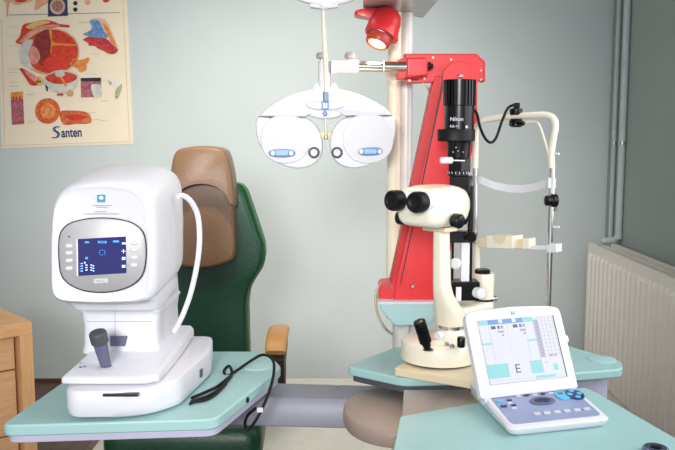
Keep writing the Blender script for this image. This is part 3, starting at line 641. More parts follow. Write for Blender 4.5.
# ---------------------------------------------------------------- unit column with red bracket, lamp, tray
YC = 2.10
def make_column():
    root = thing('instrument_column', 'tall pale column carrying the red swing brackets above the right tables', 'column', (P(400,340,YC).x, YC, .12))
    xa = P(393.5,200,YC).x; xb = P(405.5,200,YC).x
    zt = P(423,18,2.2).z-.0005
    zb_ = P(400,318,YC).z
    B().cyl((xa,YC,zb_), (xa,YC,zt), .0178).go('front_tube', 'pale', root)
    B().cyl((xb,YC+.006,zb_), (xb,YC+.006,zt), .0165).go('rear_tube', 'alu', root)
    B().cyl((P(400.5,340,YC).x,YC,.121), (P(400.5,340,YC).x,YC,P(0,318,YC).z), .0215).go('lower_sleeve', 'alu', root)
    B().cyl((P(417.5,340,YC).x,YC+.01,.121), (P(417.5,340,YC).x,YC+.01,P(0,318,YC).z), .0225).go('lower_sleeve', 'white2', root)
    B().box((P(410,340,YC).x,YC,.135),(.2,.16,.03)).go('foot_plate','grey',root,bevel=.004)
    # mint bracket
    Ym = 1.97
    pr = poly([(379,303.5),(441,303.5),(440,306),(432,322),(429,325.5),(396,326),(393,324),(381,310)], Ym)
    B().prism(pr, (0,.16,0)).go('mint_bracket', 'mintl', root, bevel=.004)
    pt = [P(378,301.5,Ym),P(442,301.5,Ym),P(442,304,Ym),P(378,304,Ym)]; B().prism([v-Yv*.004 for v in pt], (0,.17,0)).go('bracket_lip', 'white2', root)
    # red tapered arm
    Yr = 1.99
    lobe = [(460.5+17.5*math.cos(a), 76-15*math.sin(a)) for a in [math.pi*k/14 for k in range(15)]]
    arm = [(440,300.5),(477,130)]+lobe[0:1]+lobe[1:]+[(442.5,80),(434,120),(396,283),(394,300.5)]
    ra = B().prism(poly(arm, Yr), (0,.012,0)).go('red_tapered_arm', 'red', root, bevel=.002)
    B().prism(poly([(443,76),(444,84),(401,284),(397,300),(390,300),(391,280),(432,86),(436,76)], Yr+.014), (0,.055,0)).go('red_arm_web', 'redd', root, bevel=.002)
    B().prism(poly([(443,80),(444,84),(401,284),(400,284)], Yr-.0006), (0,.0005,0)).go('edge_groove','rim',ra)
    ft = B().prism(poly([(380,300.8),(379.3,287),(382,284),(392,283),(397,272),(440,272),(440,300.8)], Yr+.0125), (0,.08,0)).go('red_foot', 'red', root, bevel=.003)
    for x in (386,391.2): B().cyl(P(x,287.3,Yr+.0115),P(x,287.3,Yr+.0128),.0035,n=16).go('bolt_hole','rim',ft)
    B().lathe(P(412.5,286,Yr), -Yv, [(.0068,0),(.0068,.002),(.004,.006)]).go('bolt','chrome',ra)
    B().lathe(P(460.5,76,Yr), -Yv, [(.0068,0),(.0068,.002),(.0035,.006)]).go('bolt','chrome',ra)
    # red head bracket
    Yh = 2.015
    hb = B().prism(poly([(405,54.5),(476,54.5),(484.5,62),(484.5,81),(458,81.5),(405,83)], Yh), (0,.05,0)).go('red_head_bracket', 'red', root, bevel=.002)
    B().prism(poly([(404.5,53.6),(476.2,53.6),(485.2,61.6),(485.2,81.6),(484,81.6),(484,62.3),(475.7,54.9),(404.5,54.9)], Yh-.001), (0,.052,0)).go('bracket_edge', 'redd', hb)
    bx = B().prism(poly([(407,57.5),(427,57.5),(427,75),(418,76.5),(407,76.5)], Yh-.05), (0,.05,0)).go('clamp_block', 'red', root, bevel=.004)
    B().lathe(P(428,66,Yh-.02), Xv, [(.010,0),(.010,.006),(.006,.008),(.006,.012)], n=20).go('clamp_screw','black',bx)
    for x, y in ((433,57.6),(451,59.5),(481,70.5),(481,79.5),(424.5,78.5),(409.5,80.5)): B().lathe(P(x,y,Yh), -Yv, [(.0032,0),(.0028,.0012)], n=14).go('rivet','steel',hb)
    for a, b_ in ((439,79.5),(475,78.5)): B().cyl(P(a,b_,Yh-.0016),P(a,b_,Yh),.004,n=14).go('bolt_hole','rim',hb)
    B().prism(poly([(411,79),(419,79),(418,80.6),(411,80.6)],Yh-.001),(0,.0005,0)).go('slot','rim',hb)
    B().prism(poly([(398,60),(407,57),(407,78),(398,80)], Yh-.03), (0,.06,0)).go('column_collar', 'redd', root, bevel=.002)
    # chrome arm tube out to the phoropter
    Ya = Yh-.025
    at = B().cyl(P(355,66.5,Ya), P(408,66.8,Ya), .0125).go('arm_tube', 'chrome', root)
    B().cyl(P(383,66.6,Ya), P(384.4,66.6,Ya), .0145).go('tube_ring', 'pale', at)
    for x in (356.5,): B().cyl(P(x,66.5,Ya), P(x+2,66.5,Ya), .0145).go('tube_ring', 'white2', at)
    # small cables by the collar
    B().tube([P(405,80,Yh-.005),P(396,80.5,Yh-.01),P(388,79,Yh-.01),P(386,75,Yh-.01),P(390,71,Yh-.01)], .002, 8).go('thin_cable','cable',root)
    B().tube([P(423,83,Yh+.0),P(428,88,Yh),P(431,100,Yh+.07)], .0025, 8).go('thin_cable','cable',root)
    B().tube([P(381,284,Yr+.03),P(377,290,Yr+.03),P(375.5,300,Yr+.02),P(378,315,Yr+.02),P(385,328,Yr+.03),P(392,334,Yr+.08)], .0035, 10).go('looping_cable','cable',root)
    # tray on top
    zt2 = zt+.001
    x0, y0 = P(362,8,YC-.0).x, YC+.02
    tr = [(P(364,8,YC).x, YC+.03), (P(424,18,YC).x, YC-.05), (.235,1.72), (.075,1.72)]
    zc = P(423,18,2.2).z
    slab(rounded([XY(363,8,zc), XY(423,18,zc), XY(440,-2,zc), XY(462,-45,zc), XY(363,-45,zc)], .008), zc, zc+.012).go('top_tray', 'tray', root, bevel=.002)
    # lamp
    lamp = thing('examination_lamp', 'lit red spotlight lamp hanging under the smoked tray', 'lamp', P(385,14,2.02))
    Yl = 2.0
    wedge = smooth([(354.5,14),(356,10.5),(364,8.5),(380,7.5),(392,8.5),(398.5,15),(398.5,30),(398,41),(394,40),(390,30),(380,24),(368,18),(358,16)],3)
    B().puff(poly(wedge, Yl+.015), (0,.045,0), (0,-.012,0), 3, .08).go('lamp_bracket','red',lamp)
    a0 = P(388,16,Yl+.005); a1 = P(376.3,45.5,Yl-.022); ax = (a1-a0); L = ax.length; ax.normalize()
    B().lathe(a0, ax, [(.008,-.018),(.022,-.014),(.033,-.003),(.0375,.012),(.0385,.026),(.0385,.027),(.0395,.029),(.040,L*.62),(.039,L*.68)], n=40).go('lamp_housing','red',lamp, angle=30)
    bz = B().lathe(a0+ax*(L*.68), ax, [(.030,-.002),(.031,.004),(.0295,.020),(.027,.024),(.023,.024),(.021,.018)], n=40).go('lamp_bezel', mat('lamp_bezel_red',(180,60,45),.35), lamp)
    B().tube([a0+ax*(L*.70)+(ortho(ax)[0]*math.cos(t)+ortho(ax)[1]*math.sin(t))*.0325 for t in [2*math.pi*k_/24 for k_ in range(25)]], .0012, 6, 2).go('chrome_ring','chrome',lamp)
    B().lathe(a0+ax*(L*.68+.019), ax, [(.0205,0),(.017,.004),(.008,.006)], n=28).go('bulb','bulb',bz)
    l = bpy.data.lights.new('examination_spot','SPOT'); lo = bpy.data.objects.new('examination_spot', l); C.objects.link(lo)
    p_ = a0+ax*(L*.68+.035); lo.location = p_; lo.rotation_euler = (ax).to_track_quat('-Z','Y').to_euler()
    l.energy = 5; l.color = (1,.80,.52); l.spot_size = math.radians(110); l.spot_blend = .9; l.shadow_soft_size = .02
make_column()
# ---------------------------------------------------------------- phoropter
def make_phoropter():
    Yp = 1.93
    root = thing('phoropter', 'white winged phoropter head hanging from the chrome arm by a vertical rod', 'phoropter', P(326,118,Yp))
    Ya = 1.99
    # hanger: T clamp
    hg = B().cyl(P(324.5,88,Ya), P(324.5,61,Ya), .0155).go('hanger_post','white',root)
    B().cyl(P(331,67,Ya), P(357,66.5,Ya), .0165).go('arm_clamp','white',root)
    B().cyl(P(331,67,Ya), P(334,67,Ya), .0185).go('clamp_ring','white2',root)
    for x in (321.5, 350):
        kb = B().cyl(P(x,66,Ya-.0), P(x,56,Ya), .0035).go('knob_stem','steel',root)
        B().lathe(P(x,58,Ya), Z, [(.008,-.002),(.0125,0),(.0135,.006),(.011,.012),(.006,.014)], n=9).go('clamp_knob', mat('grey_knob',(170,160,158),.5), root)
    B().prism(poly([(313,88.5),(315,83.5),(318,83),(319,86.5),(331,86.5),(332,83),(335.5,83.5),(338,89),(338,92),(313,92)], Yp-.005), (0,.05,0)).go('yoke','white',root,bevel=.002)
    # wing cover
    top = [(258.5,116.5),(264,110),(273,103.5),(284,97.5),(297,92.5),(311,89.5),(325,88.5),(339,89.5),(353,92.5),(366,97.5),(377,103),(386,109),(392,115.5)]
    bot = [(346,116),(340,113),(333,111.5),(325,111),(317,111.5),(310,113.5),(305,117)]
    out = top+bot
    cov = B().puff(poly(out, Yp), (0,.055,0), (0,-.012,0), 4, .05, cen=P(325,104,Yp)).go('wing_cover','white',root,angle=30)
    B().prism(poly([(305,117),(259,117),(258.5,116),(305,116)], Yp-.004), (0,.05,0)).go('shadow_gap','rim',cov)
    B().prism(poly([(392,115.5),(346,116.3),(346,115.3),(392,114.5)], Yp-.004), (0,.05,0)).go('shadow_gap','rim',cov)
    # lens batteries
    L = smooth([(257.5,117.5),(270,117.6),(290,117.8),(305,118),(314,123),(320.5,134),(322.6,147),(320,158),(312,165.5),(301,168.3),(289,167.3),(276,162),(265.5,153.5),(258.5,142.5),(255.8,129)],3)
    R_ = smooth([(393.5,116.5),(380,116.8),(362,117.2),(346,117.6),(337,123),(331,134),(329.8,147),(333,158),(340,165),(351,168.2),(363,167.2),(375.5,162),(386,153),(393,142),(395.5,128)],3)
    for pts, cx_, nm, dc in ((L,(290,141),'left_lens_battery',(286,137,31)), (R_,(362,141),'right_lens_battery',(368,137,28))):
        lb = B().puff(poly(pts, Yp+.002), (0,.05,0), (0,-.010,0), 4, .05, cen=P(*cx_,Yp+.002)).go('lens_battery','white',root,angle=40)
        c_, r_ = dc[:2], dc[2]
    def disc(pts, off, m, parent, nm, d=.0015): return B().prism(poly(pts, Yp+off), (0,-d,0)).go(nm, m, parent)
    for (cx_, cy_, rx_, ry_) in ((285.5,139,25,24.5),(368,138.5,25.5,25)):
        b = B(); b.loft([poly(ell(cx_,cy_,rx_*k_,ry_*k_,40,2.2), Yp-.006-o_) for k_, o_ in ((1,0),(1,.0035),(.975,.0055),(.5,.007),(.1,.0074))])
        b.go('dial_cover','white2',root,angle=30)
    for cx_, cy_ in ((314,152.5),(337,152.5)):
        o_ = P(cx_,cy_,Yp-.008)
        ap = B().lathe(o_, -Yv, [(.0135,0),(.0135,.006),(.0125,.0075),(.0088,.0075),(.0085,.005)], n=32).go('aperture_ring','black',root)
        B().lathe(o_, -Yv, [(.0086,0),(.0085,.0055)], n=24).go('aperture_glass','white2',ap)
    for (cx_, cy_, hw, t_) in ((282,153.2,13.2,0),(370.5,151.5,12.2,-.04)):
        pb = B().puff(poly(ell(cx_,cy_,hw,4.2,32,2.6,rot=t_), Yp-.0135), (0,.008,0), (0,-.002,0), 3, .1).go('badge_plate','blue',root)
        B().prism(poly(rounded([(cx_-6,cy_-2),(cx_+6,cy_-2),(cx_+6,cy_+2),(cx_-6,cy_+2)],1), Yp-.0158), (0,-.0004,0)).go('badge_print', mat('badge_light',(150,185,225),.4), pb)
        for s_ in (-1,1): B().prism(poly(ell(cx_+s_*9.3,cy_,2,2.2,14), Yp-.0156), (0,-.0006,0)).go('badge_mark','white',pb)
    # centre ellipses
    B().puff(poly(ell(325,105.5,20.5,5.2,36), Yp-.012), (0,.01,0), (0,-.008,0), 4, .3).go('level_housing','white',root)
    B().puff(poly(ell(325,113.5,17,5.6,36), Yp-.006), (0,.04,0), (0,-.006,0), 4, .3).go('centre_housing','white',root)
    bg = B().prism(poly([(321.5,101.5),(329,101.5),(329,109.5),(321.5,109.5)], Yp-.020), (0,-.004,0)).go('centre_badge','blue',root,bevel=.001)
    B().prism(poly([(323.5,103.2),(324.6,103.2),(324.6,105),(326,105),(326,103.2),(327.1,103.2),(327.1,107.8),(323.5,107.8)], Yp-.0242), (0,-.0004,0)).go('badge_mark','white',bg)
    B().lathe(P(325,113.5,Yp-.012), -Yv, [(.006,0),(.006,.008),(.004,.010)], n=20).go('centre_knob','blue',root)
    B().cyl(P(325.3,117,Yp-.005), P(326,135,Yp-.005), .0022).go('nose_rod','steel',root)
    B().prism(poly([(317,133.5),(322,131.5),(330,131.5),(334,134),(334,138.5),(327,139.5),(322,138.5),(317,138)], Yp+.01), (0,.02,0)).go('forehead_rest', mat('amber_rest',(240,214,150),.4), root, bevel=.002)
    B().lathe(P(325.8,137,Yp-.005), -Z, [(.0045,-.004),(.0045,.004),(.002,.006)], n=16).go('rod_tip','steel',root)
    # near point rod
    Yn = Yp-.03
    B().tube([P(323.2,9,Yn),P(323.8,30,Yn),P(325.2,60,Yn),P(325.8,94,Yn)], .0052, 14).go('near_point_rod','rod',root)
    cf = B().cyl(P(325.8,92,Yn), P(325.8,101,Yn), .0075).go('rod_cuff', mat('blue_grey_cuff',(135,150,180),.35), root)
    B().cyl(P(325.8,96,Yn), P(325.8,96,Yn+.03), .004).go('rod_pivot','steel',cf)
    B().lathe(P(323.3,11,Yn), Z, [(.004,0),(.011,.004),(.0155,.011),(.0155,.014)], n=28).go('rod_socket','white',root)
    B().prism(poly([(309.5,3.5),(338.5,3.5),(338,7.2),(330,8),(318,8),(310,7)], Yn-.012), (0,.024,0)).go('card_clip','white2',root,bevel=.002)
    B().puff(poly(ell(326,-26,45,31,48,2.3), Yn-.006), (0,.010,0), (0,-.004,0), 3, .05).go('near_card_disc', 'white2', root)
make_phoropter()
# ---------------------------------------------------------------- slit lamp
YAW = math.radians(-45)
ax = Vector((math.sin(math.radians(45)), math.cos(math.radians(45)), 0)); rx = Vector((ax.y, -ax.x, 0))
def make_slit_lamp():
    base = Vector((.228, 1.745, ZT))
    root = thing('slit_lamp', 'cream slit lamp microscope with black lamp tower on the right mint table', 'slit lamp', base)
    def W(x, y, z, o=base): return Vector((o.x, o.y, 0))+rx*x+ax*y+Z*z
    # slab
    c0 = Vector((*XY(393.5,376,ZT+.001), 0)); c1 = Vector((*XY(472,389.5,ZT+.001), 0))
    u = (c1-c0).normalized(); v = Vector((-u.y, u.x, 0))
    zs0, zs1 = ZT+.001, ZT+.019
    c1e = c0+u*.205
    slabp = [c0, c1e, c1e+v*.235, c0+v*.235]; slabp = [(q.x,q.y) for q in slabp]
    slab(rounded(slabp, .008), zs0, zs1).go('base_board', 'cream2', root, bevel=.003)
    # disc base
    Rb = .086; zb = zs1+.001
    B().lathe((base.x,base.y,zb), Z, [(Rb-.006,0),(Rb-.006,.004)], 64).go('base_gap','rim',root)
    db = B().lathe((base.x,base.y,zb+.004), Z, [(Rb,0),(Rb+.001,.003),(Rb-.001,.036),(Rb-.004,.041),(Rb-.010,.044),(.03,.046)], 64).go('disc_base','cream',root, angle=35)
    zt = zb+.0495
    # turntable
    q = P(452,331,1.76); q.z = zt
    zr1 = P(451,331.5,1.735).z; zr2 = P(451,327,1.735).z
    tc = Vector((P(451,330,1.765).x, 1.765, zt))
    B().lathe(tc-Z*.004, Z, [(.032,0),(.032,(zr1-zt)*.6),(.028,zr1-zt+.004)], 40).go('turntable','cream',root)
    B().lathe(Vector((tc.x,tc.y,zr1)), Z, [(.0275,0),(.028,(zr2-zr1)*.8),(.026,zr2-zr1)], 40).go('turntable_ring','chrome',root)
    # joystick
    j0 = PZ(428,349.5,zt); j1 = P(419,320.5,j0.y-.015)
    a = j1-j0; L = a.length
    B().lathe(j0-Z*.001, Z, [(.011,0),(.009,.003)]).go('joystick_collar','rim',root)
    prof = [(.0055,0),(.009,.010),(.0095,.018)]
    t = .018
    while t < L-.012: prof += [(.0130,t+.001),(.0130,t+.0035),(.0114,t+.0045)]; t += .0050
    prof += [(.0132,L-.008),(.0125,L-.002),(.008,L)]
    js = B().lathe(j0, a, prof, 24).go('joystick','black',root, angle=25)
    kn = PZ(461,347,zt); B().lathe(kn, Z, [(.0075,0),(.0085,.004),(.0085,.020),(.007,.022)], 24).go('lock_knob','black',root)
    for (x,y) in ((452,347),(447,345)): 
        w_ = PZ(x,y,zt); B().lathe(w_-Z*.001, Z, [(.005,0),(.005,.005),(.003,.007)], 16).go('set_screw','steel',root)
    w_ = P(441.5,335,1.73); B().lathe(Vector((w_.x,1.73,w_.z)), -ax, [(.009,0),(.010,.012),(.008,.016)], 20).go('pivot_knob','white2',root)
    # arm: microscope column with elbow
    def E(px, py, Y, hw, hd): 
        c = P(px,py,Y); return [c+rx*(x*hw)+ax*(y*hd) for x, y in ell(0,0,1,1,32,3)]
    YA = 1.715
    rings = []
    for px, py, hw, hd, Y in ((441.5,226,.0150,.017,YA),(441.5,232,.0150,.017,YA),(441.5,265,.0155,.018,YA),(442,285,.0165,.019,YA),(443.5,295,.019,.021,YA+.005),(446.5,304,.0235,.026,YA+.02),(449.5,311,.029,.031,YA+.035)):
        rings.append(E(px,py,Y,hw,hd))
    for z_, k_, f_ in ((zr2+.005,.0355,1),(zr2,.033,1)):
        c_ = Vector((tc.x*f_+(1-f_)*.225, tc.y*f_+(1-f_)*YA, z_)); rings.append([c_+rx*(x*k_)+ax*(y*k_) for x, y in ell(0,0,1,1,32,2.3)])
    B().loft(rings).go('microscope_arm','cream',root,angle=60)
    # horizontal elbow bar to the tower
    p0 = P(449,312,1.765); p1 = P(484,305,1.85)
    B().loft([[p0+rx*(x*.026)+Z*(y*.013) for x,y in ell(0,0,1,1,24,3)], [p1+rx*(x*.026)+Z*(y*.010) for x,y in ell(0,0,1,1,24,3)]]).go('tower_arm','cream',root,angle=50)
    # microscope head
    Hc = Vector((.208,1.690, P(0,206,1.70).z))
    def hring(y, hw, hh, dz=0, dx=0, e=3.2, tilt=0): return [Hc+rx*(x*hw+dx)+ax*y+Z*(z_*hh+dz) for x, z_ in ell(0,0,1,1,40,e)]
    hd = B().loft([hring(-.074,.038,.028,.002,e=4), hring(-.071,.044,.035,.002,e=4), hring(-.060,.048,.040,.002,e=4.5), hring(-.02,.049,.044,.002,e=4.5), hring(.02,.047,.044,.002,e=4.2), hring(.045,.044,.042,0,e=3.8), hring(.064,.040,.038,.0,e=3), hring(.078,.033,.031,0,e=2.4), hring(.082,.022,.020,0,e=2)])
    head = hd.go('microscope_head','cream',root,angle=60)
    # flat ring seam on the head
    B().loft([hring(-.0300,.0494,.0440,.002,e=4.5), hring(-.0288,.0494,.0440,.002,e=4.5)]).go('head_seam','cream2',head)
    # binocular tubes
    for sx in (-1, 1):
        s0 = Hc+rx*(.004+sx*.025)+ax*(-.052)+Z*.015; s1 = Hc+rx*(.004+sx*.030)+ax*(-.100)+Z*.017
        d = (s1-s0).normalized()
        et = B().lathe(s0, d, [(.020,-.01),(.020,.03),(.0175,.036),(.0175,.055)], 32).go('eyepiece_tube','white',root)
        B().lathe(s1-d*.016, d, [(.0175,0),(.0210,.004),(.0218,.012),(.0218,.024),(.020,.029),(.015,.030),(.012,.027),(.006,.026)], 36).go('eyepiece_cup','blackm',et)
    # side knobs
    kp = Hc+rx*.045+ax*(-.006)+Z*(-.024)
    B().lathe(kp, rx-Z*.1, [(.008,-.006),(.008,.006),(.0145,.008),(.0155,.012),(.0155,.024),(.013,.027),(.007,.028)], 26).go('magnification_knob','black',head)
    kp = Hc-rx*.043+ax*(-.048)+Z*(-.024)
    B().lathe(kp, -rx, [(.010,-.004),(.0155,.0),(.0155,.016),(.012,.019)], 26).go('magnification_knob','black',head)
    cc = P(440,228,YA)
    B().box(Vector((P(440,228,YA).x, YA, P(0,228.5,YA).z)), (.062,.045,.010), yaw=math.radians(-45)).go('head_mount','cream2',root,bevel=.002)
    B().lathe(P(463,218,1.76), Z, [(.008,-.014),(.014,0),(.012,.01)], 20).go('objective_shroud','black',head)
    # --- tower
    YT = 1.80
    xt = P(458.7,140,YT).x; tw = Vector((xt, YT, 0))
    def zz(py): return P(459,py,YT).z
    # finned cap
    fins = []
    for zf in (zz(105.5), zz(80)):
        fins.append([Vector((xt,YT,zf))+Vector((math.cos(a_)*r_, math.sin(a_)*r_, 0)) for k_ in range(28) for a_, r_ in ((2*math.pi*(k_)/28,.0365),(2*math.pi*(k_+.55)/28,.0365),(2*math.pi*(k_+.6)/28,.031),(2*math.pi*(k_+.95)/28,.031))])
    B().loft(fins).go('finned_cap','black',root,angle=20)
    hs = B().lathe((xt,YT,0), Z, [(.033,zz(131)),(.033,zz(106)),(.030,zz(105))], 40).go('lamp_body','black',root)
    wr = B().loft([[Vector((xt-.006,YT,z_))+Vector((math.cos(a_)*.042*k_, math.sin(a_)*.034*k_, 0)) for a_ in [2*math.pi*i/40 for i in range(40)]] for k_, z_ in ((.9,zz(141.5)),(1,zz(140.5)),(1,zz(130)),(.95,zz(129)))]).go('filter_wheel','blackm',root,angle=40)
    dlog = P(448.5,124.5,YT-.034)
    for s_, dy, h_ in (('Nikon',0,.0115),('NS-1V',-.0145,.0075)):
        # lettering wrapped as small flat print on the front of the body
        text(s_, 'lettering', 'white', hs, Vector((xt-.025, YT-.0345, dlog.z+dy+.008)), Xv, Z, h_*.72, sx=1.0)
    B().lathe((xt+.012,YT-.031,zz(127.0)), -Yv, [(.0032,0),(.003,.003)], 14).go('screw','white2',hs)
    B().loft([[Vector((xt,YT,z_))+Vector((math.cos(a_)*r_, math.sin(a_)*r_, 0)) for a_ in [2*math.pi*i/32 for i in range(32)]] for r_, z_ in ((.024,zz(158)),(.025,zz(154)),(.026,zz(145)),(.028,zz(141)))]).go('slit_housing','black',root)
    B().box((xt+.003,YT,zz(165)), (.036,.036,zz(158)-zz(172)), yaw=math.radians(-45)).go('slit_block','black',root,bevel=.002)
    B().lathe((xt,YT,0), Z, [(.0225,zz(175.5)),(.0225,zz(170.5))], 32).go('scale_ring','blackm',root)
    for k_ in range(16):
        a_ = 2*math.pi*k_/16-math.pi/2; B().box((xt+math.cos(a_)*.0226, YT+math.sin(a_)*.0226, zz(172.5)), (.0012,.0012,.005)).go('scale_mark','white2',root)
    for i, (x, y) in enumerate(((453,152),(458,151),(463,152),(456,147.5))): B().lathe(P(x,y,YT-.0245), -Yv, [(.0016,0),(.0012,.002)], 10).go('set_screw','steel',root)
    lv = B().tube([P(464,161,YT-.02),P(454,160.6,YT-.035),P(446,160.4,YT-.035)], .003, 10).go('slit_lever','steel',root)
    B().lathe(P(453,160.4,YT-.035), -Xv, [(.005,0),(.0075,.003),(.0075,.024),(.006,.028),(.003,.029)], 20).go('lever_cap','white',lv)
    B().box((P(461,186,YT).x,YT,zz(184.5)), (.046,.035,zz(176)-zz(194)), yaw=math.radians(-20)).go('prism_housing','black',root,bevel=.003)
    xr_ = P(470,240,YT).x
    # rods
    B().cyl((xr_,YT,zz(292)), (xr_,YT,zz(186)), .0062).go('tower_rod','black',root)
    B().box((P(461,236,YT).x,YT,zz(236.5)), (.054,.03,zz(231)-zz(242))).go('height_clamp','black',root,bevel=.002)
    B().lathe(P(469,236.5,YT-.018), Vector((.2,-.95,0)), [(.010,0),(.0128,.004),(.0128,.014),(.010,.017)], 26).go('clamp_knob','black',root)
    B().cyl((P(452.5,260,YT).x,YT,zz(285)), (P(452.5,260,YT).x,YT,zz(238)), .003).go('guide_rod','black',root)
    B().box((P(464.5,262,YT).x,YT-.006,zz(261.5)), (.019,.012,zz(241)-zz(282))).go('mirror_plate','white',root,bevel=.001)
    B().lathe(P(456.5,263,YT-.018), Vector((-.4,-.9,0)), [(.009,0),(.0125,.003),(.0125,.012),(.009,.015)], 24).go('centring_knob','white',root)
    cb = B().box((P(464,289,YT).x,YT,zz(289.5)), (.064,.05,zz(280.5)-zz(299))).go('carriage_block','black',root,bevel=.003)
    B().box((P(458.5,290,YT-.025).x,YT-.026,zz(290.5)-.003), (.012,.006,.032)).go('white_tab','white',cb,bevel=.001)
    kk = P(476,292,YT-.02); B().lathe(kk, Vector((.5,-.8,-.05)), [(.010,-.010),(.010,.0),(.0125,.001),(.0125,.018),(.010,.021),(.004,.0215)], 26).go('slit_width_knob','white',root)
    # rear cream drum
    dr = Vector((P(483.5,300,1.85).x, 1.85, 0)); zr = lambda y: P(484,y,1.85).z
    B().lathe((dr.x,dr.y,0), Z, [(.0235,zr(299)),(.0242,zr(298)),(.0245,zr(274)),(.0235,zr(273))], 40).go('drum','cream',root)
    B().lathe((dr.x-.004,dr.y,0), Z, [(.018,zr(273.5)),(.018,zr(270)),(.015,zr(269))], 36).go('drum_cap','black',root)
    B().lathe((dr.x,dr.y,0), Z, [(.0248,zr(300)),(.0248,zr(298))], 36).go('drum_band','black',root)
    B().lathe(P(492,298,1.84), Vector((.9,-.3,-.1)), [(.004,-.01),(.004,0),(.0065,.001),(.0065,.010),(.005,.012)], 18).go('lock_screw','steel',root)
    B().lathe((dr.x,dr.y,0), Z, [(.024,ZT+.0195),(.024,zr(299.5))], 28).go('drum_foot','cream',root)
    # black curly cable from lamp to chinrest bracket
    B().tube([P(473,108,YT),P(477,114,YT+.01),P(480,127,YT+.02),P(485,138,YT+.03),P(490.5,142.5,YT+.04),P(496,138,YT+.05),P(502,121,YT+.05),P(508,108,YT+.05),P(515,104.8,YT+.052)], .0032, 10, 8).go('lamp_cable','blackm',root)
make_slit_lamp()
# ---------------------------------------------------------------- chin rest frame
def make_chinrest():
    Lp = P(475.5,200,1.93); Rp = P(551.5,200,1.80)
    root = thing('chin_rest_frame', 'cream tubular chin rest frame behind the slit lamp', 'chin rest', (Lp.x, Lp.y, ZT))
    def D(px): 
        t = (px-475.5)/76; return 1.93-.13*t
    def T(px, py, dy=0): return P(px,py,D(px)+dy)
    # main bent tube
    B().tube([T(475,168),T(475.5,150),T(475.5,136),T(477,127),T(482,121.5),T(490,118.8),T(510,116.5),T(534,115),T(546,115),T(553,118),T(555.5,125),T(554,136),T(552,148),T(551.5,160),T(552,168)], .0075, 14, 8).go('bent_tube','cream',root)
    B().tube([T(520,123),T(530,121.6),T(537,122.5),T(541,129),T(546,145),T(550,160),T(551.5,168)], .0028, 10, 6).go('thin_wire','cream',root)
    B().cyl(T(475.5,248), T(475,165), .0056).go('chrome_post','chrome',root)
    a2 = T(477,244)
    B().cyl((a2.x,a2.y,ZT+.020), a2, .0088).go('cream_post','cream',root)
    b0 = T(552.5,165); B().cyl((b0.x,b0.y,ZT+.001), b0, .0062).go('chrome_post','chrome',root)
    B().lathe((b0.x,b0.y,ZT+.0005), Z, [(.02,0),(.02,.006),(.010,.010)], 24).go('post_foot','cream2',root)
    # rear thin post pieces + pegs
    for y in (154, 227): B().cyl(T(553,y), T(559,y), .0028).go('peg','white',root)
    # head band
    bp = [(477,179,0),(482,180.5,-.002),(494,185.5,.012),(508,188.5,.02),(522,189,.022),(535,187,.018),(545,183.5,.005),(551,181.5,0)]
    rings = []
    for i, (x,y,d) in enumerate(bp):
        c = T(x,y,d); hh = .0090; q = .0018
        rings.append([c+Vector((0,-q,-hh)), c+Vector((0,q,-hh)), c+Vector((0,q,hh)), c+Vector((0,-q,hh))])
    B().loft(rings).go('forehead_band','white',root,angle=50)
    B().box(T(551,183), (.018,.016,.024)).go('band_clip','white',root,bevel=.002)
    # chin cup
    def bar(px0, px1, y0, y1, d0, dep, m, nm, par=root, bv=.002):
        c = [T(px0,y1,d0), T(px1,y1,d0), T(px1,y0,d0), T(px0,y0,d0)]
        return B().prism(c, ax*dep).go(nm, m, par, bevel=bv)
    bar(475,488,238,247.5,-.008,.02,'cream2','cup_bracket')
    B().prism([T(486,248.5,-.02),T(513,249,-.02),T(513,236,-.02),T(486,235.5,-.02)], ax*.045).go('chin_cup','cream',root,bevel=.003)
    B().prism([T(499.5-7*math.cos(math.pi*k_/16), 235.7+8*math.sin(math.pi*k_/16), -.0235) for k_ in range(17)], ax*.004).go('chin_scoop_shade','cream2',root,bevel=.001)  # thin darker half-disc, the shade of the hollow put into colour
    bar(512.5,524,239.6,248.6,-.006,.02,'cream2','cup_bracket')
    bar(522,529,238.6,249,-.012,.03,'cream','cup_joint')
    B().prism([T(528.5,249.8,-.004),T(549,249.8,-.004),T(549,245.2,-.004),T(528.5,245.8,-.004)], ax*.014).go('support_bar','white',root,bevel=.002)
    B().prism([T(546,253,-.012),T(556.5,253,-.012),T(556.5,244,-.012),T(546,244.5,-.012)], ax*.026).go('support_clamp','white',root,bevel=.003)
    # black fixtures
    f = T(514.5,112)
    B().lathe(T(516,114.5), Z, [(.0135,-.001),(.0145,.003),(.0145,.012),(.012,.014)], 24).go('lamp_socket','black',root)
    B().box(T(516.5,105.5), (.014,.014,.012)).go('cable_plug','black',root,bevel=.002)
    B().lathe(T(516,125.5), Z, [(.010,-.004),(.0165,0),(.0155,.010),(.0125,.015)], 24).go('socket_base','black',root)
    B().cyl(T(516,123.5,-.01), T(524,123.5,-.01), .005).go('socket_screw','black',root)
    kb = B().lathe(T(556,200.5,-.01), Vector((-1,-.2,0)), [(.006,-.004),(.0145,.0),(.0145,.010),(.0115,.012),(.0115,.024),(.007,.026)], 24).go('height_knob','black',root)
    B().prism([T(554,203,0),T(558,203,0),T(556.5,212,0),T(554.5,211,0)], (0,.01,0)).go('pointer','steel',root)
    B().tube([T(553.5,203,.004),T(550,225,.006),T(549.5,250,.008),T(550,275,.01)], .0022, 8).go('thin_cable','greyd',root)
make_chinrest()
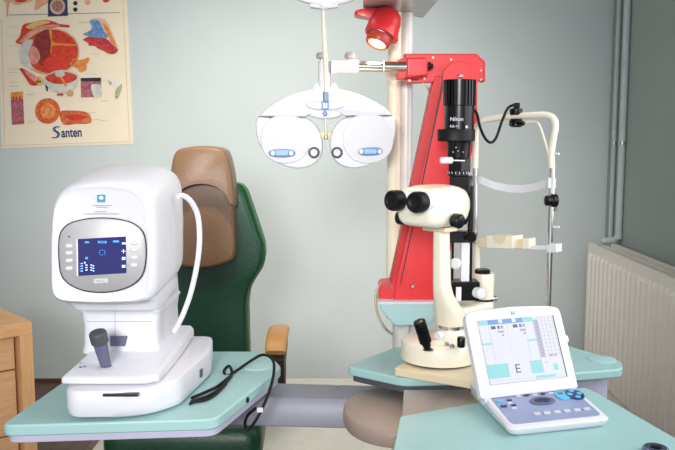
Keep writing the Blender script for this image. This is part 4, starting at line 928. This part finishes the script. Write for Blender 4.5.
# ---------------------------------------------------------------- control console
def make_console():
    z = ZC+.001
    BL = Vector(XY(468,395,z)); FL = Vector(XY(509,438,z)); FR = Vector(XY(611,427,z)); BR = Vector(XY(588,387,z))
    root = thing('control_console', 'white control console with a tilted bright screen on the mint desk', 'console', ((BL.x+FR.x)/2, (BL.y+FR.y)/2, z))
    # frame: x along front edge
    O = FL; ux2 = (FR-FL).normalized(); 
    ux = Vector((ux2.x,ux2.y,0)); uy = Vector((-ux2.y,ux2.x,0)); Wd = (FR-FL).length; Dp = abs((BL-FL).dot(Vector((uy.x,uy.y))))
    sk = (BL-FL).dot(ux2)
    print('console', Wd, Dp, sk, ux)
    def G(x, y, h): return Vector((O.x,O.y,z))+ux*x+uy*y+Z*h
    def fr(x0,x1,y0,y1,h,rr=.012): return [G(x,y,h) for x,y in rounded([(x0,y0),(x1,y0),(x1,y1),(x0,y1)], rr, 4)]
    # wedge base: rises to the back
    def wr(g, h0, h1):
        pts = rounded([(g,g),(Wd-g,g),(Wd-g+.0,Dp-g),(g+0,Dp-g)], .016, 4)
        pts = [(x+sk*(y/Dp)*1.0, y) for x,y in pts]
        return [G(x,y,h0+(h1-h0)*y/Dp) for x,y in pts]
    B().loft([wr(.008,0,0), wr(.002,.006,.008), wr(0,.013,.027), wr(.004,.016,.033)]).go('console_base','white',root,angle=35)
    def top(x, y): # point on keypad surface
        return G(x+sk*(y/Dp), y, .0165+(.033-.016)*y/Dp)
    kp = [top(*q) for q in rounded([(.012,.014),(Wd-.012,.014),(Wd-.014,Dp*.70),(.012,Dp*.70)], .01, 4)]
    kd = B().prism(kp, Z*.001).go('keypad','keyp',root)
    def key(x, y, w_, h, m, e=3, nm='key'):
        pts = [top(x+a, y+b_)+Z*.0012 for a, b_ in ell(0,0,w_/2,h/2,20,e)]
        B().prism(pts, Z*.002).go(nm, m, kd)
    for i in range(7): key(.045+i*.0215, Dp*.64, .012, .006, 'keyd', 4)
    for j, (yy) in enumerate((.57,.47,.37)):
        key(.022, Dp*yy, .012, .007, 'keyc' if j == 1 else 'keyd', 4); key(.042, Dp*yy, .010, .005, 'keyd', 4)
        if j != 0: key(.038, Dp*yy-.012, .010, .006, 'button',4)
    key(Wd*.52, Dp*.40, .050, .034, 'stick', 2, 'dial'); key(Wd*.52, Dp*.40, .034, .022, 'keyd', 2, 'dial_cap')
    key(Wd*.76, Dp*.46, .026, .036, 'keyc', 2.4); key(Wd*.76, Dp*.5, .014, .008, 'keyd', 2)
    pad = (Wd*.89, Dp*.46)
    key(pad[0], pad[1], .036, .046, 'keyd', 2, 'navigation_pad')
    for a, b_ in ((0,.014),(0,-.014),(-.010,0),(.010,0)):
        pts = [top(pad[0]+a+u_, pad[1]+b_+v_)+Z*.0034 for u_, v_ in ell(0,0,.0055,.0055,14)]; B().prism(pts, Z*.001).go('arrow_key','keyc',kd)
    for i in range(6): key(.07+i*.02, Dp*.18, .013, .008, 'button', 4)
    for i in range(5): key(.066+i*.017, Dp*.53, .010, .005, 'keyd' if i % 2 else 'button', 4)
    for i in range(3): key(Wd*.70+i*.022, Dp*.66, .012, .005, 'keyd', 4)
    # screen lid: quad fitted through corners
    def S(px, py, Y): return P(px,py,Y)
    bl = PZ(481.5,399,z+.029); br = PZ(578.5,388,z+.029)
    wdir = (br-bl).normalized()
    nback = Vector((-wdir.y, wdir.x, 0))
    # tilt back by an angle
    up = (Z*math.cos(math.radians(TILT))+nback*math.sin(math.radians(TILT))).normalized(); nn = wdir.cross(up).normalized()*1  # towards viewer
    WW = (br-bl).length; HH = LIDH
    def K(u_, v_, o=0): return bl+wdir*(u_*WW)+up*(v_*HH)+nn*o
    out2 = [(0,0),(1,0),(1.0,.90)]+[(.985,.955),(.9,.985),(.75,1.0),(.5,1.012),(.25,1.0),(.1,.985),(.015,.955)]+[(0,.90)]
    o2 = rounded([(u_*WW, v_*HH) for u_, v_ in out2], .006, 3)
    def KK(x, y, o=0): return K(x/WW, y/HH, o)
    lid = B().loft([[KK(x,y,-.022) for x,y in [((a-WW/2)*.93+WW/2,(b_-HH/2)*.93+HH/2) for a,b_ in o2]], [KK(x,y,-.014) for x,y in o2], [KK(x,y,-.001) for x,y in o2], [KK(x,y,0) for x,y in [((a-WW/2)*.985+WW/2,(b_-HH/2)*.985+HH/2) for a,b_ in o2]]]).go('screen_lid','white',root,angle=35)
    u0,u1,v0,v1 = .115,.90,.145,.87
    B().prism([K(u0-.008,v0-.01,.0),K(u1+.012,v0-.01,.0),K(u1+.012,v1+.008,.0),K(u0-.008,v1+.008,.0)], nn*.0006).go('screen_frame','panel',lid)
    B().prism([K(u1,v0,.0),K(u1+.012,v0,.0),K(u1+.012,v1,.0),K(u1,v1,.0)], nn*.0012).go('screen_edge','rim',lid)
    sc_ = B().prism([K(u0,v0,.0006),K(u1,v0,.0006),K(u1,v1,.0006),K(u0,v1,.0006)], nn*.0006).go('screen','screen',lid)
    def r(a, b_, c, d, m, o=.0013, nm='screen_field'):
        U = lambda t: u0+(u1-u0)*t; V = lambda t: v1-(v1-v0)*t
        B().prism([K(U(a),V(d),o),K(U(c),V(d),o),K(U(c),V(b_),o),K(U(a),V(b_),o)], nn*.0003).go(nm, m, sc_)
    r(0,0,.12,.075,'scyan'); r(.12,0,.58,.075,'sblue'); r(.58,0,.72,.075,'scyan')
    for x in (.26,.44): r(x,.0,x+.05,.06,'screen',.0017)
    r(.0,.36,.12,.39,'scyan'); r(.60,.36,.72,.39,'scyan'); r(0,.70,.27,.92,'scyan'); r(.56,.70,.71,.90,'scyan'); r(.60,.94,.86,.985,'scyan')
    for x in (.15,.44): r(x,.10,x+.06,.15,'sdark'); r(x+.085,.10,x+.11,.15,'sdark'); r(x+.12,.10,x+.16,.15,'sgrey'); r(x+.08,.18,x+.16,.215,'sgrey'); r(x+.12,.24,x+.15,.27,'sgrey')
    r(.71,.0,.72,.92,'sline'); r(.725,.05,.78,.66,'sgrey')
    for i in range(11): r(.725,.06*i+.02,.985,.06*i+.026,'sline',.0017)
    for x in (.78,.83,.88,.93,.98): r(x,.01,x+.006,.68,'sline',.0017)
    r(.12,.09,.125,.68,'sline'); r(.59,.09,.595,.68,'sline'); r(.02,.955,.98,.96,'sline'); r(.36,.09,.362,.6,'sline')
    r(.84,.62,.88,.66,'sgrey'); r(.90,.62,.94,.66,'sgrey'); r(.76,.74,.80,.76,'scyan'); r(.86,.78,.92,.88,'scyan')
    e0 = K(u0+(u1-u0)*.345, v1-(v1-v0)*.865, .0016)
    text('E', 'optotype', 'sdark', sc_, e0, wdir, up, .0165, sx=1.1)
    # little mark above the screen
    B().prism([K(.475,.91,.0),K(.49,.91,.0),K(.49,.955,.0),K(.475,.955,.0)], nn*.0006).go('badge','teal',lid)
    B().prism([K(.50,.91,.0),K(.513,.91,.0),K(.513,.955,.0),K(.50,.955,.0)], nn*.0006).go('badge','sgrey',lid)
    B().cyl(K(.04,-.01,-.012), K(.96,-.01,-.012), .008).go('hinge','white2',root)
    B().prism([K(1.0,.55,-.010),K(1.03,.55,-.010),K(1.03,.62,-.010),K(1.0,.62,-.010)], nn*.006).go('side_latch','white',lid)
TILT = 27; LIDH = .167
make_console()
# ---------------------------------------------------------------- lights
def area(name, loc, target, size, energy, col, sy=None):
    l = bpy.data.lights.new(name, 'AREA'); o = bpy.data.objects.new(name, l); C.objects.link(o); o.location = loc
    l.shape = 'RECTANGLE'; l.size = size; l.size_y = sy or size; l.energy = energy; l.color = col
    o.rotation_euler = (Vector(target)-Vector(loc)).to_track_quat('-Z','Y').to_euler(); return o
area('window_daylight', (XR-.02, 1.25, 1.65), (-1, 1.6, 1.0), 1.7, 19, (.97,.985,1), 1.35)
area('overhead_fill', (-.4, 2.3, H-.03), (-.4, 2.3, 0), 1.4, 9, (1,.97,.93), 1.2)  # added soft fill from above, no real fitting
def spot(name, loc, target, e, ang, soft, col):
    l = bpy.data.lights.new(name,'SPOT'); o = bpy.data.objects.new(name, l); C.objects.link(o); o.location = loc
    o.rotation_euler = (Vector(target)-o.location).to_track_quat('-Z','Y').to_euler(); l.energy = e; l.color = col; l.spot_size = math.radians(ang); l.spot_blend = 1; l.shadow_soft_size = soft
spot('camera_fill', (-.35,-1.5,1.8), (-.25,4.2,.75), 330, 44, .3, (1,.985,.97))  # added fill from behind the camera, fading towards the sides
spot('wall_fill', (-.35,1.7,H-.1), (-.2,4.1,.65), 210, 70, .15, (1,.94,.83))  # added spot that brightens the lower back wall past the foreground
wd = bpy.data.worlds.new('daylight'); bpy.context.scene.world = wd; wd.use_nodes = True
bg = wd.node_tree.nodes['Background']; bg.inputs['Color'].default_value = (.86,.93,1,1); bg.inputs['Strength'].default_value = 1.15
vs = bpy.context.scene.view_settings; vs.view_transform = 'Standard'; vs.look = 'None'; vs.gamma = 1; vs.exposure = 0.0
